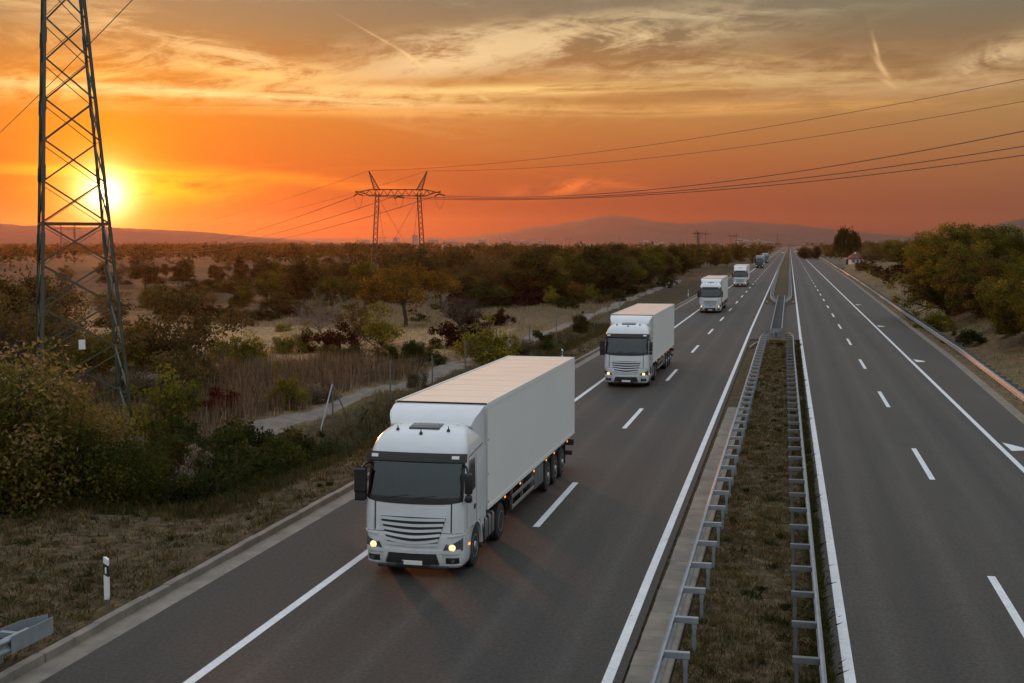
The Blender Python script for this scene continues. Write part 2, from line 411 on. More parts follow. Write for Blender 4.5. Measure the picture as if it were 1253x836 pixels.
paint((Xf > -4) * (Xf < 2) * 1.0, (.085, .062, .036)); paint((Xf > -4) * (Xf < 2) * ss(.25, .6, n2), (.065, .058, .024))
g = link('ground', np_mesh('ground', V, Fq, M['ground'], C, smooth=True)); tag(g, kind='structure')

# ------------------------------------------------------------------ roads
def strip(name, yl, f0, f1, z, m, n=1):
    """sheet between the lines X=f0(Y), X=f1(Y)"""
    Vs, Fs = [], []
    for y in yl:
        a, b = float(f0(y)), float(f1(y))
        for k in range(n + 1): Vs.append((a + (b - a) * k / n, y, z(y) if callable(z) else z))
    for i in range(len(yl) - 1):
        for k in range(n):
            q = i * (n + 1) + k; Fs.append((q, q + 1, q + n + 2, q + n + 1))
    o = link(name, np_mesh(name, Vs, Fs, m)); tag(o, kind='structure'); return o
YL = list(np.concatenate([np.arange(-60, 200, 10), np.arange(200, 1000, 50), np.arange(1000, 3201, 200)]))
inL = lambda y: float(np.interp(y, [15, 30, 60, 120, 400], [-3.2, -3.28, -3.36, -3.5, -3.55]))
inR = lambda y: float(np.interp(y, [15, 60, 110, 400], [1.25, 1.15, 1.06, 1.03]))
strip('carriageway_oncoming', YL, lambda y: -13.5, lambda y: inL(y) + (.33 if y < 500 else .2), 0.0, M['asphalt_in'])
strip('carriageway_outgoing', YL, lambda y: inR(y) - .28, redge, 0.0, M['asphalt_out'])
YC = [x for x in np.arange(107, 171, 3.15)]
strip('paved_crossover', YC, lambda y: -3.3, lambda y: .9, -.004, M['asphalt_old'])
strip('gutter', YL, lambda y: KX, lambda y: -13.5, -.003, M['concrete'])
strip('gutter', [y for y in np.arange(-50, 1200, 8.)], redge, lambda y: redge(y) + .5, .0, M['concrete'])
YM = list(np.arange(8, 62.1, .9))
mb = MB()
for a in YM[:-1]:
    mb.box(-2.86 + R.uniform(-.012, .012), -2.16, a, a + .885, -.05, .012 + R.uniform(0, .008), .006)
tag(mb.build('concrete_slab_strip', M['concrete']), kind='structure')
mb = MB(); mb.box(-2.16, -2.04, 8, 62, -.1, .10, .015); tag(mb.build('kerb', M['concrete']), kind='structure')
# left kerb: stones a metre long, slightly uneven
mb = MB()
for y in np.arange(-20, 420, 1.0 if True else 2):
    if y > 150 and int(y) % 4: continue
    Lk = 1.0 if y <= 150 else 4.0
    o = R.uniform(-.012, .012)
    mb.box(KX - .2 + o, KX + o, y + .006, y + Lk - .006, -.1, .17 + R.uniform(-.01, .01), .012)
tag(mb.build('kerb', M['concrete']), kind='structure')
mb = MB()
for (x0, y0, x1, y1) in ((-3.1, 107.5, -2.1, 112), (-3.1, 107.5, -3.2, 104)): pass
mb.sweep([(-.08, -.05), (.08, -.05), (.08, .09), (-.08, .09)], [(-2.9, 98, 0), (-2.6, 102, 0), (-2.1, 105, 0), (-1.5, 106.6, 0)])
mb.sweep([(-.08, -.05), (.08, -.05), (.08, .09), (-.08, .09)], [(-.3, 106.6, 0), (.3, 105.2, 0), (.75, 102, 0), (.9, 98, 0)])
mb.sweep([(-.08, -.05), (.08, -.05), (.08, .09), (-.08, .09)], [(-3.1, 179, 0), (-2.8, 173, 0), (-2.1, 170.5, 0), (-1.2, 169.8, 0), (-.2, 170.2, 0), (.5, 173, 0), (.8, 179, 0)])
tag(mb.build('kerb', M['concrete']), kind='structure')
# markings
def line(f, w, yl=YL): return strip('road_marking', yl, lambda y: f(y) - w / 2, lambda y: f(y) + w / 2, .004, M['road_paint'])
line(lambda y: -10.78, .21); line(lambda y: inL(y) + .06, .20); line(lambda y: inR(y) + .02, .21)
line(lambda y: 8.4, .20)
def dashes(x, y0, period, ln, w):
    Vs, Fs = [], []
    y = y0
    while y < 1500:
        i = len(Vs); Vs += [(x - w / 2, y, .004), (x + w / 2, y, .004), (x + w / 2, y + ln, .004), (x - w / 2, y + ln, .004)]
        Fs.append((i, i + 1, i + 2, i + 3)); y += period
    o = link('road_marking', np_mesh('dashes', Vs, Fs, M['road_paint'])); tag(o, kind='structure')
dashes(-7.0, 34.4, 19.5, 6.8, .20); dashes(4.98, 25.0 - 19.5, 19.45, 6.7, .19)
Vs, Fs = [], []
for x, y in ((8.95, 51.5), (8.95, 89), (8.95, 126), (9.1, 170)):
    i = len(Vs); Vs += [(x - .25, y - .2, .005), (x + .35, y + .1, .005), (x + .32, y + .8, .005), (x - .28, y + 1.9, .005)]; Fs.append((i, i + 1, i + 2, i + 3))
o = link('road_marking', np_mesh('wedges', Vs, Fs, M['road_paint'])); tag(o, kind='structure')
# gravel track beyond the fence
TP = [(-34, 30), (-29, 42), (-26, 47), (-24.2, 52), (-23.3, 58), (-22.75, 68), (-22.5, 78), (-22.4, 95), (-22.2, 117), (-22.6, 150), (-23.8, 199), (-24.5, 290)]
tx = lambda y: float(np.interp(y, [p[1] for p in TP], [p[0] for p in TP]))
Vs, Fs = [], []
yl = list(np.arange(50.5, 100, .7)) + list(np.arange(100, 290, 2.5))
for y in yl:
    for k in range(9):
        w = .98 + .12 * math.sin(y * 1.9) + .09 * math.sin(y * 4.3 + 1)
        x = tx(y) - w + 2 * w * k / 8
        Vs.append((x, y, gz1(x, y) + .05 - (.05 if k in (0, 8) else 0)))
for i in range(len(yl) - 1):
    for k in range(8): Fs.append((i * 9 + k, i * 9 + k + 1, i * 9 + k + 10, i * 9 + k + 9))
o = link('gravel_track', np_mesh('gravel_track', Vs, Fs, M['gravel'], smooth=True)); tag(o, kind='structure')
# paved rest area by the little house
strip('car_park', list(np.arange(420, 760, 20)), lambda y: redge(y) + 2.5, lambda y: redge(y) + 2.5 + 10 * min(1, (y - 418) / 90), lambda y: .06, M['asphalt_old'])

# ------------------------------------------------------------------ hills
def ridge(name, prof, D0, D1, mt, amp=.12, seed=1, nz=14):
    pxs = np.linspace(prof[0][0], prof[-1][0], 200)
    hp = np.interp(pxs, [p[0] for p in prof], [p[1] for p in prof])
    r = np.random.default_rng(seed); Vs = []
    ph = r.uniform(0, 6.28, 12)
    for j in range(nz + 4):
        t = j / nz; D = D0 + (D1 - D0) * t
        for i, px in enumerate(pxs):
            dr = ray(px, VY); dr.z = 0
            p = dr * (D / dr.dot(FWD.xy.to_3d().normalized() if False else Vector((-math.sin(TH), math.cos(TH), 0))))
            sh = math.sin(min(t, 1) * PI / 2) ** 1.5 if t <= 1 else max(0, 1 - (t - 1) * 3)
            n_ = sum(math.sin(px * .02 * (q + 1) * 1.3 + ph[q] + t * 5 * math.sin(ph[q])) / (q + 1) for q in range(9)) * amp
            hz = hp[i] * D1 / F * sh * (1 + n_ * (.25 + .9 * abs(.9 - t))) + (H * sh if hp[i] > 0 else 0)
            hz += (r.normal() * .35 * D1 / F)* (1 if 0<t <= 1 else 0)
            Vs.append((p.x, p.y, max(hz, -.5) - .3))
    n = len(pxs); Fs = [(j * n + i, j * n + i + 1, (j + 1) * n + i + 1, (j + 1) * n + i) for j in range(nz + 3) for i in range(n - 1)]
    o = link(name, np_mesh(name, Vs, Fs, mt, smooth=True)); tag(o, kind='structure'); return o
ridge('far_hills', [(-250, 0), (-120, 8), (100, 11), (300, 9), (450, 6), (560, 7), (610, 13), (660, 21), (700, 27), (725, 31), (745, 33), (770, 31), (800, 26), (835, 23), (860, 26), (890, 28.5), (920, 27), (960, 23), (1010, 17), (1070, 11), (1130, 8), (1300, 6), (1420, 0)], 5600, 7300, M['hill_far'], .10, 2)
ridge('wooded_hill', [(-1150, 0), (-1000, 8), (-780, 20), (-560, 27), (-350, 30), (-150, 28), (-40, 26), (0, 24), (30, 21.5), (60, 21), (128, 19.5), (200, 17), (250, 13.5), (300, 9), (350, 5), (400, 1.5), (440, 0)], 2100, 2900, M['hill_wood'], .05, 5)
ridge('wooded_hill', [(985, 0), (1030, 1.5), (1070, 4), (1110, 7), (1150, 11), (1190, 17), (1220, 23), (1253, 30), (1330, 40), (1450, 48), (1650, 44), (1850, 30), (2050, 12), (2200, 0)], 1700, 2400, M['hill_wood'], .06, 8)

# ------------------------------------------------------------------ the truck
def P_interp(z, tab, k): return float(np.interp(z, [r[0] for r in tab], [r[k] for r in tab]))
#        z     w     yf    r
CAB = [(.26, 1.19, .10, .30), (.32, 1.225, .035, .30), (.45, 1.245, .0, .30), (.95, 1.25, .0, .30), (1.15, 1.25, .03, .29), (1.5, 1.25, .05, .27), (1.9, 1.25, .09, .25), (2.0, 1.25, .11, .25),
       (2.5, 1.245, .235, .26), (2.95, 1.235, .37, .28), (3.06, 1.225, .42, .30), (3.18, 1.20, .50, .33), (3.30, 1.15, .61, .36), (3.40, 1.09, .75, .38), (3.48, 1.01, .93, .38), (3.54, .90, 1.18, .36), (3.575, .76, 1.48, .3), (3.585, .6, 1.7, .25)]
def cpar(z): return [P_interp(z, CAB, k) for k in (1, 2, 3)]
BOW = .07
def cpt(s, z, off=0.0, yb=2.25):
    """point of the cab outline at signed arc length s from the front centre, pushed outward by off"""
    w, yf, r = cpar(z); sg = 1 if s >= 0 else -1; a = abs(s); fl = w - r
    bow = lambda x: BOW * (x / w) ** 2
    if a <= fl:
        n = Vector((sg * 2 * BOW * a / w ** 2, -1, 0)).normalized(); p = Vector((sg * a, yf + bow(a), z))
    elif a <= fl + r * PI / 2:
        th = (a - fl) / r; b = bow(fl)
        p = Vector((sg * (fl + r * math.sin(th)), yf + b + r * (1 - math.cos(th)), z)); n = Vector((sg * math.sin(th), -math.cos(th), 0))
    else:
        y = yf + bow(fl) + r + (a - fl - r * PI / 2); p = Vector((sg * w, min(y, yb), z)); n = Vector((sg, 0, 0))
    # tilt normal with the profile slope
    dz = .02; sl = (P_interp(z + dz, CAB, 2) - P_interp(z - dz, CAB, 2)) / (2 * dz)
    n = (n + Vector((0, 0, max(0, -n.y) * sl))).normalized()
    return p + n * off
def s_at_y(y, z, sg=1):
    w, yf, r = cpar(z); fl = w - r; return sg * (y - (yf + BOW * (fl / w) ** 2 + r) + fl + r * PI / 2)
def loft(mb, zs, yb, hole=None):
    rings = []
    for z in zs:
        w, yf, r = cpar(z); fl = w - r; Ls = fl + r * PI / 2; tot = Ls + max(0, yb - (yf + BOW * (fl / w) ** 2 + r))
        ss_ = [-tot] + list(np.linspace(-Ls, -fl, 8)) + list(np.linspace(-fl, fl, 13))[1:-1] + list(np.linspace(fl, Ls, 8)) + [tot]
        rings.append([mb.b.verts.new(cpt(s, z, 0, yb)) for s in ss_])
    for za, zb_, a, b in zip(zs, zs[1:], rings, rings[1:]):
        for k in range(len(a) - 1):
            if hole and hole[0] - .001 <= za and zb_ <= hole[1] + .001 and 4 <= k <= 23: continue
            mb.b.faces.new((a[k], a[k + 1], b[k + 1], b[k]))
        mb.b.faces.new((a[-1], a[0], b[0], b[-1]))
    mb.b.faces.new(rings[0]); mb.b.faces.new(rings[-1][::-1])
def patch(mb, s0, s1, z0, z1, off, th=.02, ns=12, nz=6):
    """a solid sheet that follows the cab skin; bounds may be functions of the other parameter (0..1)"""
    fn = lambda f, t: f(t) if callable(f) else f
    outer, inner = [], []
    for j in range(nz + 1):
        v = j / nz; ro, ri = [], []
        for i in range(ns + 1):
            u = i / ns
            z = fn(z0, u) * (1 - v) + fn(z1, u) * v
            s = fn(s0, v) * (1 - u) + fn(s1, v) * u
            ro.append(mb.b.verts.new(cpt(s, z, off))); ri.append(mb.b.verts.new(cpt(s, z, off - th)))
        outer.append(ro); inner.append(ri)
    for j in range(nz):
        for i in range(ns):
            mb.b.faces.new((outer[j][i], outer[j][i + 1], outer[j + 1][i + 1], outer[j + 1][i]))
            mb.b.faces.new((inner[j][i], inner[j + 1][i], inner[j + 1][i + 1], inner[j][i + 1]))
    ed = [(0, i) for i in range(ns + 1)] + [(j, ns) for j in range(1, nz + 1)] + [(nz, i) for i in range(ns - 1, -1, -1)] + [(j, 0) for j in range(nz - 1, 0, -1)]
    for a, b in zip(ed, ed[1:] + ed[:1]):
        mb.b.faces.new((outer[a[0]][a[1]], inner[a[0]][a[1]], inner[b[0]][b[1]], outer[b[0]][b[1]]))
    return mb

def wheel(parent, x, y, rad, wid, out, dished=False):
    """tyre with a rim child; out = +1/-1 the side facing out"""
    mb = MB(); h = wid / 2; r = rad
    mb.lathe([(-h, r * .55), (-h, r * .8), (-h * .92, r * .94), (-h * .7, r * .99), (-h * .3, r), (-h * .28, r * .975), (-h * .2, r * .975), (-h * .18, r), (h * .18, r), (h * .2, r * .975), (h * .28, r * .975), (h * .3, r), (h * .7, r * .99), (h * .92, r * .94), (h, r * .8), (h, r * .55)], 32)
    ty = mb.build('wheel', M['rubber'], parent, loc=(x, y, rad))
    mb = MB(); o = out
    if dished:
        mb.lathe([(o * h * .6, r * .56), (o * h * 1.01, r * .56), (o * h * 1.02, r * .52), (o * h * .1, r * .47), (o * h * .0, r * .3), (o * h * .35, r * .22), (o * h * .6, r * .2), (o * h * .62, r * .02)], 28)
    else:
        mb.lathe([(o * h * .6, r * .56), (o * h * 1.01, r * .56), (o * h * 1.02, r * .52), (o * h * .55, r * .47), (o * h * .75, r * .34), (o * h * .95, r * .24), (o * h * 1.15, r * .2), (o * h * 1.2, r * .16), (o * h * 1.2, r * .02)], 28)
    for k in range(10):
        a = 2 * PI * k / 10
        mb.box(-.02 + o * h * (.1 if dished else .8), .02 + o * h * (.12 if dished else .82), r * .3 * math.cos(a) - .016, r * .3 * math.cos(a) + .016, r * .3 * math.sin(a) - .016, r * .3 * math.sin(a) + .016)
    mb.build('rim', M['rim'], ty)
    return ty

def make_truck():
    T = empty('semi_truck', (0, 0, 0))
    W_ = M['paint_white']; B_ = M['black_plastic']
    mb = MB(); loft(mb, [1.12, 1.15, 1.3, 1.5, 1.7, 1.9, 1.955, 2.1, 2.25, 2.5, 2.65, 2.80, 2.95, 3.06, 3.12, 3.18, 3.24, 3.30, 3.35, 3.40, 3.44, 3.48, 3.51, 3.54, 3.56, 3.575, 3.585], 2.25, (1.955, 2.80))
    mb.build('cab', W_, T, ang=50)
    mb = MB(); loft(mb, [.26, .29, .32, .38, .45, .6, .75, .95, 1.05, 1.117], .82)
    mb.build('bumper', W_, T, ang=50)
    # bumper brow ridge and lower lip give the front its steps
    mb = MB()
    patch(mb, -1.20, 1.20, lambda u: .60 + .02 * abs(2 * u - 1), lambda u: .68 + .05 * abs(2 * u - 1) ** 2, .035, .05, 24, 4)
    patch(mb, lambda v: -.82 + .08 * v, lambda v: -.70 + .09 * v, .33, .62, .03, .05, 3, 4)
    patch(mb, lambda v: .70 - .09 * v, lambda v: .82 - .08 * v, .33, .62, .03, .05, 3, 4)
    patch(mb, -1.25, -.66, .265, .345, .02, .05, 12, 3); patch(mb, .66, 1.25, .265, .345, .02, .05, 12, 3)
    for sg in (-1, 1): patch(mb, sg * .88, sg * 1.37, lambda u: 1.03 + .05 * u, lambda u: 1.10, .045, .06, 10, 3)
    mb.build('bumper_trim', W_, T)
    mb = MB(); patch(mb, lambda v: -.70 + .10 * v, lambda v: .70 - .10 * v, .33, lambda u: .60 + .03 * (1 - abs(2 * u - 1)), .006, .02, 18, 4); mb.build('lower_intake', M['seam'], T)
    for s in (-1, 1):
        mb = MB(); patch(mb, s * .84, s * 1.18, .37, .52, .006, .02, 8, 3); mb.build('fog_lamp_recess', B_, T)
        p = cpt(s * 1.02, .445, .01)
        mb = MB(); mb.lathe([(-.02, .045), (0, .045), (.004, .03)], 14, 'Y', (p.x, p.y - .006, p.z)); mb.build('fog_lamp', M['lamp_glass'], T)
    p = cpt(0, .36, .05)
    mb = MB(); mb.box(-.26, .26, p.y - .006, p.y + .012, .315, .425, .006); npl = mb.build('number_plate', M['plate'], T)
    mb = MB(); mb.box(-.256, -.215, p.y - .009, p.y - .006, .32, .42); mb.build('plate_band', M['plate_blue'], npl)
    mb = MB(); mb.box(-.42, -.29, p.y, p.y + .05, .27, .33, .01); mb.box(.29, .42, p.y, p.y + .05, .27, .33, .01); mb.box(-.9, .9, p.y + .04, p.y + .2, .22, .30, .02); mb.build('tow_bracket', B_, T)
    # grille: black backing and four chevron slats
    mb = MB(); patch(mb, lambda v: -.64 - .20 * v, lambda v: .64 + .20 * v, lambda u: .79 + .08 * abs(2 * u - 1), 1.49, .006, .02, 18, 5); mb.build('grille', M['seam'], T)
    for k in range(5):
        hw = .66 + .04 * k; zc = .915 + .125 * k; dip = .085 - .016 * k
        mb = MB()
        patch(mb, -hw, hw, lambda u: zc - dip * (1 - abs(2 * u - 1) ** 1.6), lambda u: zc + .068 - dip * (1 - abs(2 * u - 1) ** 1.6), .045, .045, 20, 3)
        mb.build('grille_slat', W_, T)
    mb = MB(); patch(mb, lambda v: -.64 - .01 * v, lambda v: .64 + .01 * v, lambda u: .80 - .03 * (1 - abs(2 * u - 1)), lambda u: .875 - .05 * (1 - abs(2 * u - 1)), .03, .04, 18, 2); mb.build('grille_trim', W_, T)
    # head lamps
    for s in (-1, 1):
        mb = MB(); patch(mb, lambda v: s * (.80 + .10 * v), s * 1.29, lambda u: .685 + .01 * u, lambda u: .83 + .17 * u, .018, .03, 9, 5)
        hl = mb.build('headlight', M['lamp_glass'], T)
        p = cpt(s * 1.0, .775, .022)
        mb = MB(); mb.lathe([(.03, .084), (-.004, .084), (-.018, .06), (-.026, .02)], 20, 'Y', (p.x, p.y, p.z)); mb.build('lamp_lens', M['lamp_on'], hl)
        mb = MB(); patch(mb, lambda v: s * (.76 + .10 * v), lambda v: s * (.79 + .10 * v), .66, .86, .03, .04, 3, 4); mb.build('headlight_trim', B_, T)
    # corner air deflectors with their gaps
    for s in (-1, 1):
        mb = MB(); patch(mb, s * 1.00, s * 1.30, lambda u: 1.12, lambda u: 1.84 + .05 * u, .028, .03, 8, 5); mb.build('corner_deflector', W_, T)
        mb = MB(); patch(mb, s * .955, s * .985, 1.14, 1.86, .004, .01, 2, 6); patch(mb, s * 1.315, s * 1.34, 1.14, 1.9, .004, .01, 2, 6); mb.build('panel_gap', M['seam'], T)
    mb = MB(); patch(mb, -1.36, 1.36, 1.108, 1.124, .004, .01, 24, 1); mb.build('panel_gap', M['seam'], T)
    # windscreen
    mb = MB(); patch(mb, -1.26, 1.26, lambda u: 1.80 + .07 * abs(2 * u - 1) ** 3, lambda u: 1.965 + .03 * abs(2 * u - 1) ** 3, .010, .02, 26, 3); patch(mb, -1.26, 1.26, 2.785, 2.93, .010, .02, 26, 3)
    for sg in (-1, 1): patch(mb, sg * 1.17, sg * 1.275, 1.97, 2.79, .009, .02, 4, 8)
    mb.build('windscreen_surround', B_, T)
    mb = MB(); patch(mb, -1.185, 1.185, 1.95, 2.80, .006, .008, 26, 8); mb.build('windscreen', M['windscreen'], T)
    mb = MB()
    x0, x1, ya, yb_, za, zb_ = -1.16, 1.16, .46, 2.12, 1.3, 3.1
    for q in ([(x0, ya, za), (x1, ya, za), (x1, yb_, za), (x0, yb_, za)], [(x0, yb_, za), (x1, yb_, za), (x1, yb_, zb_), (x0, yb_, zb_)], [(x0, ya, za), (x0, yb_, za), (x0, yb_, zb_), (x0, ya + .3, zb_)], [(x1, ya, za), (x1, yb_, za), (x1, yb_, zb_), (x1, ya + .3, zb_)], [(x0, ya + .3, zb_), (x1, ya + .3, zb_), (x1, yb_, zb_), (x0, yb_, zb_)]): mb.poly(q)
    it = mb.build('cab_interior', M['trim_grey'], T)
    mb = MB(); mb.box(-1.12, 1.12, .36, .85, 1.70, 1.93, .06, 3); mb.box(.25, .95, .6, .95, 1.90, 2.06, .06, 3); mb.box(-.25, .12, .7, 1.0, 1.88, 1.99, .03, 2); mb.build('dashboard', M['trim_dark'], it)
    mb = MB(); mb.tube([(.60 + .22 * math.cos(a), .98 - .12 * math.sin(a), 2.02 + .17 * math.sin(a)) for a in np.linspace(0, 2 * PI, 19)], .022, 6); mb.build('steering_wheel', B_, it)
    for sx_ in (-.62, .62):
        mb = MB(); mb.box(sx_ - .26, sx_ + .26, 1.35, 1.85, 1.5, 1.75, .06, 3); mb.box(sx_ - .25, sx_ + .25, 1.72, 1.9, 1.7, 2.42, .06, 3); mb.box(sx_ - .14, sx_ + .14, 1.72, 1.86, 2.44, 2.66, .05, 3); mb.build('seat', M['trim_dark'], it)
    for sx_ in (-1, 1):
        mb = MB()
        for k in range(6): mb.tube([(sx_ * 1.08, .66 + .055 * k, 1.96), (sx_ * 1.07, .74 + .055 * k, 2.86)], .034, 6)
        mb.build('curtain', M['curtain'], it)
    mb = MB(); mb.box(-.8, -.45, .42, .62, 1.932, 1.955, .004); mb.box(-.35, -.16, .42, .58, 1.932, 1.97, .01); mb.build('papers', M['post_white'], it)
    mb = MB()
    for s0 in (-.75, -.05, .6):
        a, b = cpt(s0, 1.93, .03), cpt(s0 + .62, 2.02, .025); mb.tube([a, b], .012, 6)
    mb.build('wiper', B_, T)
    # sun visor with end lamps
    mb = MB(); patch(mb, -1.19, 1.19, lambda u: 2.80 + .015 * abs(2 * u - 1), lambda u: 2.985, lambda: 0 if False else .0, .0, 2, 1) if False else None
    patch(mb, -1.22, 1.22, lambda u: 2.80, lambda u: 2.99, .13, .11, 26, 3); vz = mb.build('sun_visor', B_, T)
    for s in (-1, 1):
        mb = MB(); patch(mb, s * .93, s * 1.07, 2.875, 2.945, .142, .02, 4, 2); mb.build('visor_lamp', M['white_lamp'], vz)
    # roof details
    mb = MB(); mb.box(-.40, .40, -.24, .24, -.03, .035, .03, 2, Matrix.Translation((0, 1.28, 3.545)) @ Matrix.Rotation(math.radians(7), 4, 'X')); mb.build('roof_hatch', M['side_glass'], T)
    for x, y, z in ((-.66, .98, 3.49), (.66, .98, 3.49), (0, .80, 3.43)):
        mb = MB(); mb.lathe([(-.05, .045), (0.02, .045), (.05, .03), (.07, .012), (.12, .010)], 10, 'Z', (x, y, z)); mb.build('antenna', B_, T)
    for x in (-.75, -.3, .3, .75):
        mb = MB(); mb.box(x - .05, x + .05, 1.50, 1.56, 3.55, 3.61, .015, 2); mb.build('roof_marker_lamp', M['white_lamp'], T)
    # roof deflector wedge
    mb = MB()
    fr = [(-1.02, 1.62, 3.50), (1.02, 1.62, 3.50), (1.10, 1.64, 3.62), (-1.10, 1.64, 3.62)]
    rows = [(1.58, 3.56, 1.06), (1.66, 3.66, 1.11), (1.80, 3.76, 1.16), (1.98, 3.85, 1.19), (2.18, 3.93, 1.21), (2.40, 3.97, 1.22)]
    gl = []
    for y, z, w in rows:
        gl.append([mb.b.verts.new((w * u, y + .10 * u * u, z - .02 * abs(u) ** 3)) for u in np.linspace(-1, 1, 15)])
    bt = [[mb.b.verts.new((v.co.x, v.co.y, min(v.co.z - .04, 3.52 if i < 0 else v.co.z - .04))) for v in r_] for i, r_ in enumerate(gl)]
    for j in range(len(gl) - 1):
        for i in range(14):
            mb.b.faces.new((gl[j][i], gl[j][i + 1], gl[j + 1][i + 1], gl[j + 1][i])); mb.b.faces.new((bt[j][i], bt[j + 1][i], bt[j + 1][i + 1], bt[j][i + 1]))
        for i in (0, 14): mb.b.faces.new((gl[j][i], gl[j + 1][i], bt[j + 1][i], bt[j][i]))
    for j in (0, -1):
        for i in range(14): mb.b.faces.new((gl[j][i], gl[j][i + 1], bt[j][i + 1], bt[j][i]))
    for s in (-1, 1):   # side cheeks down to the roof
        mb.hull([(s * 1.07, 1.66, 3.55), (s * 1.14, 1.8, 3.73), (s * 1.19, 2.0, 3.82), (s * 1.215, 2.42, 3.94), (s * 1.235, 2.42, 2.9), (s * 1.23, 2.2, 2.95), (s * 1.19, 2.42, 3.94), (s * 1.2, 2.42, 2.9), (s * 1.04, 1.7, 3.5), (s * 1.13, 2.0, 3.3)])
    mb.build('roof_deflector', W_, T, ang=30)
    # side fairings behind the cab
    for s in (-1, 1):
        mb = MB(); mb.box(s * 1.215, s * 1.245, 2.262, 2.50, 1.05, 2.9, .008); mb.build('side_fairing', W_, T)
    # doors: window, seams, handle, step
    for s in (-1, 1):
        sy = lambda y, z: s_at_y(y, z, s)
        mb = MB(); patch(mb, lambda v: sy(.60 + .22 * v, 2.0 + .8 * v), lambda v: sy(1.36, 2.0 + .8 * v), lambda u: 1.93 + .10 * u, lambda u: 2.80, .006, .012, 8, 6); mb.build('side_window', M['side_glass'], T)
        mb = MB()
        patch(mb, lambda v: sy(1.46, 1.15 + 1.7 * v), lambda v: sy(1.475, 1.15 + 1.7 * v), 1.15, 2.88, .004, .008, 1, 8)
        patch(mb, lambda v: sy(.52 + .24 * max(0, v - .5) * 2, 1.15 + 1.7 * v), lambda v: sy(.535 + .24 * max(0, v - .5) * 2, 1.15 + 1.7 * v), 1.15, 2.88, .004, .008, 1, 8)
        patch(mb, lambda v: sy(.77, 2.88), lambda v: sy(2.24, 2.9), lambda u: 2.875 + .14 * u, lambda u: 2.90 + .14 * u, .004, .008, 8, 1)
        mb.build('door_seam', M['seam'], T)
        mb = MB(); patch(mb, sy(1.22, 1.6), sy(1.38, 1.6), 1.50, 1.62, .012, .015, 4, 3); mb.build('door_handle', B_, T)
        # mirror housings
        mb = MB(); mb.box(s * 1.285, s * 1.475, .12, .28, 2.08, 2.60, .05, 3); mb.box(s * 1.295, s * 1.465, .13, .28, 1.87, 2.06, .05, 3)
        mb.tube([(s * 1.20, .44, 2.74), (s * 1.30, .30, 2.72), (s * 1.38, .22, 2.58)], .03, 8); mb.tube([(s * 1.22, .42, 1.92), (s * 1.36, .22, 1.92)], .03, 8)
        mb.build('wing_mirror', B_, T)
        # wheel-arch fender
        mb = MB(); wy, wz, r0 = 1.42, .52, .60; n = 18
        A, Bv, Cv = [], [], []
        for k in range(n + 1):
            a = PI * (k / n) * 1.06 - .1; c_, s_ = math.cos(a), math.sin(a)
            A.append(mb.b.verts.new((s * 1.255, wy - r0 * c_, wz + r0 * s_))); 
            yo = wy - (r0 + .07) * c_; zo = min(1.135, wz + (r0 + .07) * s_)
            Bv.append(mb.b.verts.new((s * 1.255, yo, zo))); Cv.append(mb.b.verts.new((s * .80, wy - r0 * c_, wz + r0 * s_)))
        for k in range(n):
            mb.b.faces.new((A[k], A[k + 1], Bv[k + 1], Bv[k])); mb.b.faces.new((A[k], Cv[k], Cv[k + 1], A[k + 1]))
        mb.hull([(s * 1.25, .78, .50), (s * 1.25, .78, 1.112), (s * 1.25, 1.0, 1.112), (s * 1.25, .88, .9), (s * .9, .78, .50), (s * .9, .78, 1.112), (s * .9, 1.0, 1.112), (s * .9, .88, .9)])
        mb.hull([(s * 1.25, 1.86, 1.112), (s * 1.25, 2.24, 1.112), (s * 1.25, 2.24, .92), (s * 1.25, 1.98, .9), (s * 1.0, 1.86, 1.112), (s * 1.0, 2.24, 1.112), (s * 1.0, 2.24, .92), (s * 1.0, 1.98, .9)])
        mb.build('fender', W_, T)
        mb = MB(); mb.box(s * 1.24, s * 1.27, .70, .78, .70, .76, .008); mb.build('side_marker_lamp', M['amber'], T)
        # battery box / tank between the axles
        mb = MB(); mb.box(s * .62, s * 1.22, 2.10, 3.62, .36, .98, .10, 4); mb.build('fuel_tank', M['alu'], T)
        for y in (2.42, 2.82, 3.22):
            mb = MB(); mb.box(s * 1.16, s * 1.232, y, y + .04, .34, .99, .004); mb.build('tank_strap', B_, T)
        mb = MB(); mb.box(s * 1.218, s * 1.236, 2.22, 2.38, .46, .8, .01)
        mb.box(s * 1.0, s * 1.22, 2.10, 2.24, .30, .36, .01)
        mb.build('tank_step', B_, T)
        wheel(T, s * 1.06, 1.42, .52, .33, s)
        wheel(T, s * .93, 4.28, .52, .60, s, True)
        mb = MB()
        for k in range(13):
            pass
        wy = 4.28; ring = []
        for k in range(15):
            a = PI * k / 14; ring.append((wy - .62 * math.cos(a), .55 + .56 * math.sin(a)))
        for (ya, za), (yb, zb) in zip(ring, ring[1:]): mb.hull([(s * .62, ya, za), (s * 1.24, ya, za), (s * .62, yb, zb), (s * 1.24, yb, zb), (s * .62, ya, za + .02), (s * 1.24, yb, zb + .02)])
        mb.build('mudguard', B_, T)
    # tractor chassis
    mb = MB()
    for s in (-1, 1): mb.box(s * .36 - .05, s * .36 + .05, .9, 5.3, .72, .98)
    mb.box(-.35, .35, 2.4, 2.7, .6, 1.1); mb.box(-.5, .5, 3.8, 4.8, .98, 1.10, .03); mb.tube([(-.9, 1.42, .52), (.9, 1.42, .52)], .07, 8); mb.tube([(-.9, 4.28, .52), (.9, 4.28, .52)], .09, 8); mb.box(-.25, .25, 4.05, 4.5, .3, .75, .1, 2)
    mb.box(-1.1, 1.1, .82, 2.2, .62, 1.1); 
    mb.build('chassis', M['chassis'], T)
    # semi-trailer
    y0, y1 = 2.66, 16.12
